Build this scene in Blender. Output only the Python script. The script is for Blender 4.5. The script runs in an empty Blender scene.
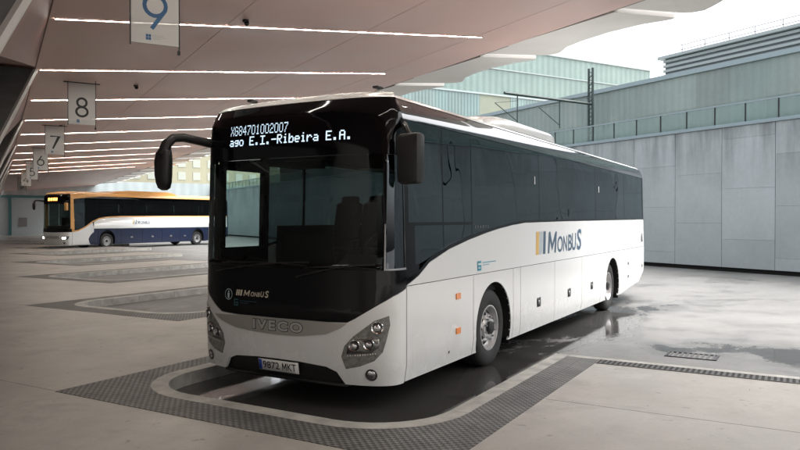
import bpy, bmesh, math, random
from bisect import bisect_right
from mathutils import Vector, Matrix
R = math.radians
SC = bpy.context.scene
COL = SC.collection
random.seed(7)

# ------------------------------------------------------------------ camera, sky, sun, exposure
cd = bpy.data.cameras.new('camera'); cam = bpy.data.objects.new('camera', cd); COL.objects.link(cam)
cam.location = (0, 0, 1.95); cam.rotation_euler = (R(89.51), 0, R(-30))
cd.sensor_width = 36; cd.lens = 31.5; cd.clip_end = 900; cd.clip_start = 0.05
SC.camera = cam
w = bpy.data.worlds.new('World'); SC.world = w; w.use_nodes = True
nt = w.node_tree; nt.nodes.clear()
sky = nt.nodes.new('ShaderNodeTexSky'); sky.sky_type = 'NISHITA'; sky.sun_disc = False
sky.sun_elevation = R(60); sky.sun_rotation = R(112); sky.air_density = 1.0; sky.dust_density = 6.0
hs = nt.nodes.new('ShaderNodeHueSaturation'); hs.inputs['Saturation'].default_value = 0.22; hs.inputs['Value'].default_value = 1.0
bg = nt.nodes.new('ShaderNodeBackground'); bg.inputs['Strength'].default_value = 0.15
wo = nt.nodes.new('ShaderNodeOutputWorld')
nt.links.new(sky.outputs[0], hs.inputs['Color']); nt.links.new(hs.outputs[0], bg.inputs[0]); nt.links.new(bg.outputs[0], wo.inputs[0])
sd = bpy.data.lights.new('sun', 'SUN'); sd.energy = .5; sd.angle = R(50); sd.color = (1, .98, .95)
sun = bpy.data.objects.new('sun', sd); COL.objects.link(sun)
sun.rotation_euler = Vector((-math.sin(R(112)) * math.cos(R(60)), -math.cos(R(112)) * math.cos(R(60)), -math.sin(R(60)))).to_track_quat('-Z', 'Y').to_euler()
SC.view_settings.view_transform = 'Standard'; SC.view_settings.look = 'None'
SC.view_settings.gamma = 1; SC.view_settings.use_curve_mapping = False
SC.view_settings.exposure = 1.9
SC.render.engine = 'CYCLES'
SC.cycles.use_denoising = True
SC.cycles.max_bounces = 10; SC.cycles.transparent_max_bounces = 16
SC.cycles.sample_clamp_indirect = 6
SC.cycles.blur_glossy = 0.5

# ------------------------------------------------------------------ materials
def srgb(*c):
    return tuple((x / 255 / 12.92 if x / 255 <= .04045 else ((x / 255 + .055) / 1.055) ** 2.4) for x in c) + (1,)
MATS = {}
def mat(name, col, rough=.5, metal=0, spec=.5, noise=0, nscale=8, bump=0, bscale=60, coat=0, emit=None, estr=0, rvar=0):
    m = bpy.data.materials.new(name); m.use_nodes = True; MATS[name] = m
    n = m.node_tree.nodes; l = m.node_tree.links; p = n['Principled BSDF']
    c = tuple(col) + ((1,) if len(col) == 3 else ())
    p.inputs['Base Color'].default_value = c; p.inputs['Roughness'].default_value = rough
    p.inputs['Metallic'].default_value = metal; p.inputs['Specular IOR Level'].default_value = spec
    p.inputs['Coat Weight'].default_value = coat; p.inputs['Coat Roughness'].default_value = .05
    if emit: p.inputs['Emission Color'].default_value = tuple(emit) + (1,); p.inputs['Emission Strength'].default_value = estr
    if noise or bump or rvar:
        tc = n.new('ShaderNodeTexCoord')
        if noise or rvar:
            t = n.new('ShaderNodeTexNoise'); t.inputs['Scale'].default_value = nscale; t.inputs['Detail'].default_value = 7
            l.new(tc.outputs['Object'], t.inputs['Vector'])
        if noise:
            r = n.new('ShaderNodeMapRange'); r.inputs[1].default_value = .3; r.inputs[2].default_value = .7
            r.inputs[3].default_value = 1 - noise; r.inputs[4].default_value = 1 + noise
            mx = n.new('ShaderNodeMix'); mx.data_type = 'RGBA'; mx.blend_type = 'MULTIPLY'; mx.inputs[0].default_value = 1
            mx.inputs[6].default_value = c
            l.new(t.outputs[0], r.inputs[0]); l.new(r.outputs[0], mx.inputs[7]); l.new(mx.outputs[2], p.inputs['Base Color'])
        if rvar:
            r = n.new('ShaderNodeMapRange'); r.inputs[1].default_value = .35; r.inputs[2].default_value = .65
            r.inputs[3].default_value = max(.02, rough - rvar); r.inputs[4].default_value = rough + rvar
            l.new(t.outputs[0], r.inputs[0]); l.new(r.outputs[0], p.inputs['Roughness'])
        if bump:
            t2 = n.new('ShaderNodeTexNoise'); t2.inputs['Scale'].default_value = bscale; t2.inputs['Detail'].default_value = 4
            b = n.new('ShaderNodeBump'); b.inputs['Strength'].default_value = bump; b.inputs['Distance'].default_value = .01
            l.new(tc.outputs['Object'], t2.inputs['Vector']); l.new(t2.outputs[0], b.inputs['Height']); l.new(b.outputs[0], p.inputs['Normal'])
    return m

def glassmat(name, tint, tr, ior=1.5, rough=.0, wav=0.0, wsc=1.2, gcol=(1, 1, 1), base=None, base_amt=0.0):
    """thin automotive / building pane: fresnel gloss over tinted transparency"""
    m = bpy.data.materials.new(name); m.use_nodes = True; MATS[name] = m
    n = m.node_tree.nodes; l = m.node_tree.links; n.clear()
    o = n.new('ShaderNodeOutputMaterial'); t = n.new('ShaderNodeBsdfTransparent')
    t.inputs[0].default_value = tuple(x * tr for x in tint) + (1,)
    g = n.new('ShaderNodeBsdfGlossy'); g.inputs[0].default_value = tuple(gcol) + (1,); g.inputs['Roughness'].default_value = rough
    f = n.new('ShaderNodeFresnel'); f.inputs[0].default_value = ior
    mx = n.new('ShaderNodeMixShader')
    src = t.outputs[0]
    if base:
        d = n.new('ShaderNodeBsdfDiffuse'); d.inputs[0].default_value = tuple(base) + (1,)
        m0 = n.new('ShaderNodeMixShader'); m0.inputs[0].default_value = base_amt
        l.new(t.outputs[0], m0.inputs[1]); l.new(d.outputs[0], m0.inputs[2]); src = m0.outputs[0]
    # the far face of the pane only lets light out: tint and gloss belong to the face that is met first
    clear = n.new('ShaderNodeBsdfTransparent'); geo = n.new('ShaderNodeNewGeometry'); m1 = n.new('ShaderNodeMixShader')
    l.new(f.outputs[0], mx.inputs[0]); l.new(src, mx.inputs[1]); l.new(g.outputs[0], mx.inputs[2])
    l.new(geo.outputs['Backfacing'], m1.inputs[0]); l.new(mx.outputs[0], m1.inputs[1]); l.new(clear.outputs[0], m1.inputs[2]); l.new(m1.outputs[0], o.inputs[0])
    if wav:
        tc = n.new('ShaderNodeTexCoord'); ns = n.new('ShaderNodeTexNoise'); ns.inputs['Scale'].default_value = wsc; ns.inputs['Detail'].default_value = 1.5
        b = n.new('ShaderNodeBump'); b.inputs['Strength'].default_value = 1; b.inputs['Distance'].default_value = wav
        l.new(tc.outputs['Object'], ns.inputs[0]); l.new(ns.outputs[0], b.inputs['Height'])
        l.new(b.outputs[0], g.inputs['Normal']); l.new(b.outputs[0], f.inputs['Normal'])
    return m

white = mat('white_paint', (.78, .79, .78), .25, coat=.5)
def add_grime(m, col):
    n = m.node_tree.nodes; l = m.node_tree.links; p = n['Principled BSDF']; geo = n.new('ShaderNodeNewGeometry'); sep = n.new('ShaderNodeSeparateXYZ'); l.new(geo.outputs['Position'], sep.inputs[0])
    mp = n.new('ShaderNodeMapping'); mp.inputs['Scale'].default_value = (1, 1, .8); l.new(geo.outputs['Position'], mp.inputs[0])
    t = n.new('ShaderNodeTexNoise'); t.inputs['Scale'].default_value = 2.5; t.inputs['Detail'].default_value = 8; t.inputs['Roughness'].default_value = .65; l.new(mp.outputs[0], t.inputs[0])
    a = n.new('ShaderNodeMapRange'); l.new(sep.outputs[2], a.inputs[0]); a.inputs[1].default_value = .2; a.inputs[2].default_value = 1.1; a.inputs[3].default_value = .50; a.inputs[4].default_value = .05
    b = n.new('ShaderNodeMapRange'); l.new(t.outputs[0], b.inputs[0]); b.inputs[1].default_value = .35; b.inputs[2].default_value = .7; b.inputs[3].default_value = .1; b.inputs[4].default_value = .8
    k = n.new('ShaderNodeMath'); k.operation = 'MULTIPLY'; l.new(a.outputs[0], k.inputs[0]); l.new(b.outputs[0], k.inputs[1])
    mx = n.new('ShaderNodeMix'); mx.data_type = 'RGBA'; l.new(k.outputs[0], mx.inputs[0]); mx.inputs[6].default_value = p.inputs['Base Color'].default_value; mx.inputs[7].default_value = col + (1,)
    l.new(mx.outputs[2], p.inputs['Base Color'])
    r = n.new('ShaderNodeMapRange'); l.new(k.outputs[0], r.inputs[0]); r.inputs[3].default_value = .22; r.inputs[4].default_value = .6; l.new(r.outputs[0], p.inputs['Roughness'])
add_grime(white, (.55, .53, .49))
navy = mat('navy_paint', (.008, .015, .045), .35, coat=.15)
orange = mat('orange_paint', (.72, .38, .12), .35, coat=.3)
black_gloss = mat('black_gloss', (.003, .003, .004), .06, spec=.25)
black_cove = mat('dark_cove', (.012, .014, .017), .04, spec=.9, coat=1)
black_mat = mat('black_plastic', (.012, .012, .012), .45, bump=.1)
dark = mat('dark_lining', (.018, .018, .019), .8)
under = mat('underbody', (.008, .008, .008), .9)
rubber = mat('rubber', (.018, .018, .018), .75, noise=.25, nscale=12, bump=.3, bscale=90)
chrome = mat('polished_rim', (.58, .58, .58), .28, .6)
steel = mat('grey_steel', (.35, .35, .36), .35, .8)
dkmetal = mat('dark_metal', (.02, .02, .022), .45, .3)
grille_m = mat('grille_silver', (.46, .45, .42), .3, .6)
lens_m = mat('lamp_lens_grey', (.20, .20, .19), .22, .3, coat=.6, noise=.35, nscale=30)
refl_m = mat('lamp_reflector', (.75, .75, .75), .1, 1)
amber = mat('amber_lens', (.85, .25, .04), .25, coat=.6)
logo_blue = mat('logo_slate', (.07, .12, .18), .4)
logo_gold = mat('logo_gold', (.65, .42, .14), .4)
logo_pale = mat('logo_pale', (.42, .50, .54), .4)
logo_cream = mat('logo_cream', (.55, .50, .40), .4)
teal = mat('teal_print', (.04, .30, .42), .4)
teal_dark = mat('teal_print_dark', (.015, .07, .09), .4)
plate_w = mat('plate_white', (.72, .72, .70), .4)
plate_b = mat('plate_blue', (.02, .06, .35), .4)
ink = mat('ink_black', (.01, .01, .01), .5)
led = mat('led_pixel', (.6, .7, .8), .5, emit=(.62, .82, 1), estr=.30)
led_or = mat('led_amber', (.8, .3, .05), .5, emit=(1, .30, .04), estr=3)
lamp_on = mat('lamp_lit', (1, 1, .9), .3, emit=(1, .93, .78), estr=6)
seat_m = mat('seat_fabric', (.014, .015, .017), .9)
rail_m = mat('rail_grey', (.55, .55, .52), .3, .5)
glass_ws = glassmat('windscreen_glass', (.80, .95, .92), .62, 1.33)
glass_clear = glassmat('clear_glass', (.88, .97, .95), .92, 1.45)
glass_side = glassmat('tinted_glass', (.8, .95, .95),   .06, 1.8, .0, wav=.016, wsc=.9, gcol=(.78, .88, .92))
glass_quarter = glassmat('quarter_glass', (.7, .85, .9), .22, 1.9, gcol=(.85, .93, 1))
glass_left = glassmat('tinted_glass_light', (.72, .95, .90), .13, 1.5)

# ------------------------------------------------------------------ helpers
def obj(name, bm, mats, parent=None, smooth=None):
    me = bpy.data.meshes.new(name); bm.normal_update(); bm.to_mesh(me); bm.free()
    for m in (mats if isinstance(mats, (list, tuple)) else [mats]): me.materials.append(m)
    if smooth is not None:
        me.polygons.foreach_set('use_smooth', [True] * len(me.polygons)); me.set_sharp_from_angle(angle=R(smooth))
    o = bpy.data.objects.new(name, me); COL.objects.link(o)
    if parent: o.parent = parent
    return o
def empty(name, loc=(0, 0, 0), rz=0):
    o = bpy.data.objects.new(name, None); COL.objects.link(o); o.location = loc; o.rotation_euler = (0, 0, rz); o.empty_display_size = .3
    return o
def tag(o, label=None, cat=None, group=None, kind=None):
    if label: o['label'] = label
    if cat: o['category'] = cat
    if group: o['group'] = group
    if kind: o['kind'] = kind
    return o
def setmi(bm, n0, mi):
    bm.faces.ensure_lookup_table()
    for f in bm.faces[n0:]: f.material_index = mi
def box(bm, c, s, rot=None, mi=0, bev=0):
    n0 = len(bm.faces)
    M4 = Matrix.Translation(c) @ (rot.to_4x4() if rot else Matrix.Identity(4)) @ Matrix.Diagonal((s[0], s[1], s[2], 1))
    r = bmesh.ops.create_cube(bm, size=1, matrix=M4)
    if bev:
        es = list({e for v in r['verts'] for e in v.link_edges})
        bmesh.ops.bevel(bm, geom=es, offset=bev, segments=2, affect='EDGES', profile=.5)
    setmi(bm, n0, mi)
def bx(bm, x0, x1, y0, y1, z0, z1, mi=0, bev=0):
    box(bm, ((x0 + x1) / 2, (y0 + y1) / 2, (z0 + z1) / 2), (abs(x1 - x0), abs(y1 - y0), abs(z1 - z0)), None, mi, bev)
def tube(bm, pts, r, n=8, mi=0, cap=True):
    pts = [Vector(p) for p in pts]; rs = r if isinstance(r, (list, tuple)) else [r] * len(pts)
    n0 = len(bm.faces); rings = []
    up = None
    for i, p in enumerate(pts):
        t = ((pts[min(i + 1, len(pts) - 1)] - pts[max(i - 1, 0)])).normalized()
        if up is None: up = Vector((0, 0, 1)) if abs(t.z) < .9 else Vector((1, 0, 0))
        a = t.cross(up).normalized(); b = a.cross(t).normalized(); up = b
        rings.append([bm.verts.new(p + (a * math.cos(2 * math.pi * k / n) + b * math.sin(2 * math.pi * k / n)) * rs[i]) for k in range(n)])
    for A_, B_ in zip(rings, rings[1:]):
        for k in range(n): bm.faces.new((A_[k], A_[(k + 1) % n], B_[(k + 1) % n], B_[k]))
    if cap: bm.faces.new(rings[0][::-1]); bm.faces.new(rings[-1])
    setmi(bm, n0, mi)
def prism(bm, poly, z0, z1, mi=0, f=lambda x, y, z: (x, y, z)):
    """poly: list of (x,y); f maps to 3D"""
    n0 = len(bm.faces)
    a = [bm.verts.new(f(x, y, z0)) for x, y in poly]; b = [bm.verts.new(f(x, y, z1)) for x, y in poly]
    n = len(poly)
    try:
        fa = bm.faces.new(a[::-1]); fb = bm.faces.new(b)
        for i in range(n): bm.faces.new((a[i], a[(i + 1) % n], b[(i + 1) % n], b[i]))
        fa.normal_update(); fb.normal_update()
        if n > 4: bmesh.ops.triangulate(bm, faces=[fa, fb])
    except ValueError: pass
    bmesh.ops.recalc_face_normals(bm, faces=list(bm.faces)[n0:])
    setmi(bm, n0, mi)
def revolve(bm, prof, n=32, f=lambda a, h, r: (r * math.cos(a), r * math.sin(a), h), mi=0):
    """prof: list of (h, r)"""
    n0 = len(bm.faces)
    rings = [[bm.verts.new(f(2 * math.pi * k / n, h, r)) for k in range(n)] for h, r in prof]
    for A_, B_ in zip(rings, rings[1:]):
        for k in range(n): bm.faces.new((A_[k], A_[(k + 1) % n], B_[(k + 1) % n], B_[k]))
    setmi(bm, n0, mi)

# text as 2D triangles
FONT = None
def text2d(s, size=1.0, bold=0.0, shear=0.0, spacing=1.0, align='LEFT'):
    c = bpy.data.curves.new('t', 'FONT'); c.body = s; c.size = size; c.offset = bold; c.shear = shear; c.space_character = spacing
    c.resolution_u = 4; c.fill_mode = 'BOTH'
    o = bpy.data.objects.new('t', c); COL.objects.link(o)
    dg = bpy.context.evaluated_depsgraph_get(); me = bpy.data.meshes.new_from_object(o.evaluated_get(dg))
    vs = [(v.co.x, v.co.y) for v in me.vertices]; fs = [tuple(p.vertices) for p in me.polygons]
    bpy.data.objects.remove(o); bpy.data.curves.remove(c); bpy.data.meshes.remove(me)
    return vs, fs
def glyphM(sh=.0):
    pts = [(0, 0), (.17, 0), (.17, .62), (.42, .12), (.50, .12), (.75, .62), (.75, 0), (.92, 0), (.92, 1), (.74, 1), (.46, .42), (.18, 1), (0, 1)]
    pts = [(x + sh * y, y) for x, y in pts]
    # quads: left stem, right stem, two diagonals
    return [pts[0], pts[1], (.17 + sh, 1), pts[12], pts[6], pts[7], pts[8], (.75 + sh, 1),
            (.17 + sh, 1), (.17 + .60 * sh, .60), (.46 + .10 * sh, .10), (.46 + .42 * sh, .42), (.75 + sh, 1), (.75 + .60 * sh, .60)], [(0, 1, 2, 3), (4, 5, 6, 7), (8, 9, 10, 11), (12, 11, 10, 13)]
def fit2d(t, x0, y0, x1, y1):
    vs, fs = t
    a = min(v[0] for v in vs); b = max(v[0] for v in vs); c = min(v[1] for v in vs); d = max(v[1] for v in vs)
    return [((v[0] - a) / (b - a) * (x1 - x0) + x0, (v[1] - c) / (d - c) * (y1 - y0) + y0) for v in vs], fs
def join2d(*ts):
    V_, F_ = [], []
    for vs, fs in ts:
        k = len(V_); V_ += vs; F_ += [tuple(i + k for i in f) for f in fs]
    return V_, F_
def mesh2d(bm, t, f, mi=0, cuts=None):
    """map 2D triangles on a surface f(x,y)"""
    b2 = bmesh.new(); vs = [b2.verts.new((x, y, 0)) for x, y in t[0]]
    for q in t[1]:
        try: b2.faces.new([vs[i] for i in q])
        except ValueError: pass
    if cuts:
        xs = [v.co.x for v in b2.verts]; x = min(xs) + cuts
        while x < max(xs):
            bmesh.ops.bisect_plane(b2, geom=b2.verts[:] + b2.edges[:] + b2.faces[:], plane_co=(x, 0, 0), plane_no=(1, 0, 0)); x += cuts
    m = {v: bm.verts.new(f(v.co.x, v.co.y)) for v in b2.verts}
    for q in b2.faces:
        g = bm.faces.new([m[v] for v in q.verts]); g.material_index = mi
    b2.free()

# ------------------------------------------------------------------ bus body surface
class Body:
    def __init__(s, A=.46, B=1.335, N=2.9, L=12.96, ra=.22, zs=1.0):
        s.A, s.B, s.L, s.zs = A, B, L, zs
        pts = []
        for i in range(241):
            t = math.pi / 2 * i / 240
            pts.append((A - A * max(0, math.cos(t)) ** (2 / N), B * math.sin(t) ** (2 / N)))
        pts[-1] = (A, B)
        for i in range(0, 17):
            t = math.pi / 2 * i / 16
            pts.append((L - ra + ra * math.sin(t), B - ra + ra * math.cos(t)))
        pts.append((L, 0))
        s.pts = pts; s.S = [0]
        for a, b in zip(pts, pts[1:]): s.S.append(s.S[-1] + math.hypot(b[0] - a[0], b[1] - a[1]))
        s.sc = s.S[240]; s.end = s.S[-1]
    def P(s, q):
        q = min(abs(q), s.end - 1e-6); i = min(bisect_right(s.S, q) - 1, len(s.pts) - 2)
        f = (q - s.S[i]) / (s.S[i + 1] - s.S[i] + 1e-12); a, b = s.pts[i], s.pts[i + 1]
        return a[0] + (b[0] - a[0]) * f, a[1] + (b[1] - a[1]) * f
    def U(s, u):
        return s.sc + (u - s.A)
    INS = [(.25, .03), (.45, 0), (1.26, 0), (2.95, .04), (3.05, .055), (3.13, .085), (3.2, .13), (3.26, .22)]
    RK = [(.25, .03), (.45, 0), (1.0, 0), (1.3, .015), (2.8, .06), (3.0, .08), (3.1, .11), (3.2, .18), (3.26, .26)]
    def lerp(s, tab, z):
        if z <= tab[0][0]: return tab[0][1]
        for (a, b), (c, d) in zip(tab, tab[1:]):
            if z <= c: return b + (d - b) * (z - a) / (c - a)
        return tab[-1][1]
    def M(s, q, z, off=0.0):
        sg = 1 if q >= 0 else -1; a_ = abs(q); u, v = s.P(a_)
        if a_ < .04: tu, tv = 0, 1
        else:
            a = s.P(a_ - .04); b = s.P(a_ + .04); tu, tv = b[0] - a[0], b[1] - a[1]
        l = math.hypot(tu, tv); nu, nv = -tv / l, tu / l
        i = s.lerp(s.INS, z); w = min(1, max(0, (s.A - u) / s.A)); w = w * w * (3 - 2 * w)
        k = off - i * (1 - w)
        # local frame of the bus: x = back, y = -v, z up
        return Vector((u + nu * k + w * s.lerp(s.RK, z), -(v + nv * k) * sg, z * s.zs))

def arch(u, r, z0, n=30, zc=.52):
    """points of a wheel arch from left to right (u,z), opening at z0"""
    a0 = math.asin((z0 - zc) / r); out = []
    for i in range(n + 1):
        a = math.pi - a0 - (math.pi - 2 * a0) * i / n
        out.append((u + r * math.cos(a), zc + r * math.sin(a)))
    return out

def patch(body, name, poly, m, off=0.0, th=.02, parent=None, bm=None, ds=.07, dz=.12, mi=0, side=1, rim=True, flat=False):
    """poly: (s,z). bend a 2D outline onto the body surface and give it thickness"""
    own = bm is None
    if own: bm = bmesh.new()
    b2 = bmesh.new()
    p = [(x * side, z) for x, z in poly]
    f = b2.faces.new([b2.verts.new((x, z, 0)) for x, z in p])
    b2.normal_update()
    if f.normal.z < 0: bmesh.ops.reverse_faces(b2, faces=[f])
    bmesh.ops.triangulate(b2, faces=b2.faces[:])
    xs = [x for x, z in p]; zs_ = [z for x, z in p]
    lim = body.sc + .25; rear = body.U(body.L - .3)
    cuts = []
    x = math.ceil(min(xs) / ds) * ds
    while x < max(xs):
        if abs(x) < lim or abs(x) > rear: cuts.append(((x, 0, 0), (1, 0, 0)))
        x += ds
    zl = [.35, .45, 1.0, 1.26, 1.9, 2.5, 2.8, 2.95, 3.0, 3.05, 3.09, 3.13, 3.165, 3.2, 3.23] if not flat else []
    for z in zl:
        if min(zs_) + .002 < z < max(zs_) - .002: cuts.append(((0, z, 0), (0, 1, 0)))
    for co, no in cuts:
        bmesh.ops.bisect_plane(b2, geom=b2.verts[:] + b2.edges[:] + b2.faces[:], plane_co=co, plane_no=no, dist=1e-5)
    b2.verts.index_update()
    top = {v.index: bm.verts.new(body.M(v.co.x, v.co.y, off)) for v in b2.verts}
    bot = {v.index: bm.verts.new(body.M(v.co.x, v.co.y, off - th)) for v in b2.verts} if rim else None
    for q in b2.faces:
        ids = [v.index for v in q.verts]
        a = bm.faces.new([top[i] for i in ids]); a.material_index = mi; a.smooth = True
        if rim:
            a = bm.faces.new([bot[i] for i in ids][::-1]); a.material_index = mi; a.smooth = True
    if rim:
        for e in b2.edges:
            if len(e.link_faces) == 1:
                lp = e.link_loops[0]; i, j = lp.vert.index, lp.link_loop_next.vert.index
                a = bm.faces.new([top[j], top[i], bot[i], bot[j]]); a.material_index = mi
    b2.free()
    if own:
        o = obj(name, bm, m, parent)
        o.data.set_sharp_from_angle(angle=R(35))
        return o
def spatch(*a, **k):
    return patch(*a, **k)

FONT57 = {
 'X': "10001 10001 01010 00100 01010 10001 10001", 'G': "01110 10001 10000 10111 10001 10001 01110",
 '8': "01110 10001 10001 01110 10001 10001 01110", '4': "00010 00110 01010 10010 11111 00010 00010",
 '7': "11111 00001 00010 00100 00100 01000 01000", '0': "01110 10001 10001 10001 10001 10001 01110",
 '1': "00100 01100 00100 00100 00100 00100 01110", '2': "01110 10001 00001 00110 01000 10000 11111",
 'a': "00000 00000 01110 00001 01111 10001 01111", 'g': "00000 00000 01111 10001 01111 00001 01110",
 'o': "00000 00000 01110 10001 10001 10001 01110", 'E': "11111 10000 10000 11110 10000 10000 11111",
 '.': "00000 00000 00000 00000 00000 01100 01100", 'I': "11111 00100 00100 00100 00100 00100 11111",
 '-': "00000 00000 00000 11111 00000 00000 00000", 'R': "11110 10001 10001 11110 10100 10010 10001",
 'i': "00100 00000 01100 00100 00100 00100 01110", 'b': "10000 10000 10110 11001 10001 10001 11110",
 'e': "00000 00000 01110 10001 11111 10000 01110", 'r': "00000 00000 10110 11001 10000 10000 10000",
 'A': "01110 10001 10001 11111 10001 10001 10001", ' ': "00000 " * 7}
def dots(bm, body, s, x0, x1, z0, z1, bold=False, off=.004, fill=.8):
    cols = len(s) * 6 - 1; px = (x1 - x0) / cols; pz = (z1 - z0) / 7
    for ci, ch in enumerate(s):
        rows = FONT57[ch].split()
        for r in range(7):
            for c in range(5):
                if rows[r][c] == '1':
                    xa = x0 + (ci * 6 + c) * px; xb = xa + px * (1.2 if bold else fill)
                    za = z1 - (r + 1) * pz; zb = za + pz * (.95 if bold else fill)
                    v = [bm.verts.new(body.M(x, z, off)) for x, z in ((xa, za), (xb, za), (xb, zb), (xa, zb))]
                    bm.faces.new(v)

def wheel(parent, u, v, z, r, out, dish):
    """out = +1: outer side faces +v.  thing > wheel > tyre, rim, hub"""
    root = empty('wheel'); root.parent = parent; root.location = (u, -v, z); 
    g = -out
    def f(a, h, rr): return (rr * math.cos(a), h * g, rr * math.sin(a))
    b = bmesh.new(); k = r / .51
    revolve(b, [(.12, .29 * k), (.145, .33 * k), (.15, .42 * k), (.135, .475 * k), (.11, .503 * k), (.08, .508 * k), (.075, .498 * k), (.065, .498 * k), (.06, .51 * k), (.01, .51 * k), (.005, .5 * k), (-.005, .5 * k), (-.01, .51 * k), (-.06, .51 * k), (-.1, .505 * k), (-.14, .46 * k), (-.15, .3 * k)], 48, f)
    obj('tyre', b, rubber, root, 40)
    b = bmesh.new()
    if dish > 0:
        prof = [(.10, .295 * k), (.135, .3 * k), (.135, .285 * k), (.09, .272 * k), (.035, .255 * k), (.035, .25 * k), (.10, .175 * k), (.125, .165 * k), (.13, .13 * k), (.125, .10 * k), (.12, .0)]
        hole_r, hole_h = .212 * k, .0725
    else:
        prof = [(.10, .295 * k), (.135, .3 * k), (.135, .285 * k), (.09, .27 * k), (-.02, .25 * k), (-.05, .235 * k), (-.04, .19 * k), (-.045, .165 * k), (.02, .12 * k), (.09, .10 * k), (.10, .08 * k), (.10, .0)]
        hole_r, hole_h = .213 * k, -.045
    revolve(b, prof, 48, f)
    for i in range(10):
        a0 = 2 * math.pi * i / 10; n = 12
        cx, cz = hole_r * math.cos(a0), hole_r * math.sin(a0)
        vs = []
        for j in range(n):
            t = 2 * math.pi * j / n
            dr = .030 * k * math.cos(t); dt = .036 * k * math.sin(t)
            rr = hole_r + dr; aa = a0 + dt / hole_r
            if dish > 0: h = .035 + (.25 * k - rr) / (.075 * k) * .065 + .009
            else: h = -.05 + (.235 * k - rr) / (.045 * k) * .01
            vs.append(b.verts.new(f(aa, h + .004, rr)))
        fc = b.faces.new(vs); fc.material_index = 1
    obj('rim', b, [chrome, under], root, 40)
    b = bmesh.new()
    hb = .13 if dish > 0 else -.03; nr = .145 * k
    for i in range(10):
        a = 2 * math.pi * (i + .5) / 10
        h0 = hb if dish > 0 else -.02
        tube(b, [f(a, h0 - .01, nr), f(a, h0 + .03, nr)], .013, 6)
    h1 = .125 if dish > 0 else .1
    revolve(b, [(h1, .088 * k), (h1 + .035, .085 * k), (h1 + .045, .07 * k), (h1 + .045, 0)], 24, f, 1)
    obj('hub', b, [steel, dkmetal], root, 40)
    return root

def roof_mesh(body, zlow=3.205):
    bm = bmesh.new(); ss = []
    s = -body.end
    n = 0
    lim = body.sc + .3
    while s < body.end:
        ss.append(s); s += .08 if (abs(s) < lim or abs(s) > body.end - 2.2) else .5
    ss.append(body.end - 1e-4)
    rows = []
    for z in (zlow, 3.215, 3.23, 3.245, 3.26):
        rows.append([bm.verts.new(body.M(s, z, .012 if z < 3.21 else .008)) for s in ss])
    for q in (.06, .14, .28, .5, .8, 1.0):
        row = []
        for s in ss:
            p = body.M(s, 3.26, .008); x = p.x; tx = min(max(x, 1.1), body.L - .6)
            row.append(bm.verts.new((x + (tx - x) * q, p.y * (1 - q), (3.26 + .13 * (1 - (1 - q) ** 2.2)) * body.zs)))
        rows.append(row)
    for a, b in zip(rows, rows[1:]):
        for i in range(len(ss) - 1):
            try: bm.faces.new((a[i], a[i + 1], b[i + 1], b[i]))
            except ValueError: pass
    bmesh.ops.remove_doubles(bm, verts=bm.verts, dist=.0005)
    bmesh.ops.recalc_face_normals(bm, faces=bm.faces)
    return bm

def seat_mesh():
    b = bmesh.new()
    box(b, (0, 0, .42), (.46, .44, .13), None, 0, .04)
    box(b, (.25, 0, .78), (.12, .44, .72), Matrix.Rotation(R(12), 3, 'Y'), 0, .05)
    box(b, (.33, 0, 1.13), (.10, .30, .20), Matrix.Rotation(R(12), 3, 'Y'), 0, .045)
    box(b, (0, 0, .18), (.30, .30, .36), None, 0, .02)
    box(b, (.03, -.23, .60), (.32, .05, .05), None, 0, .02)
    return b

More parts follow.
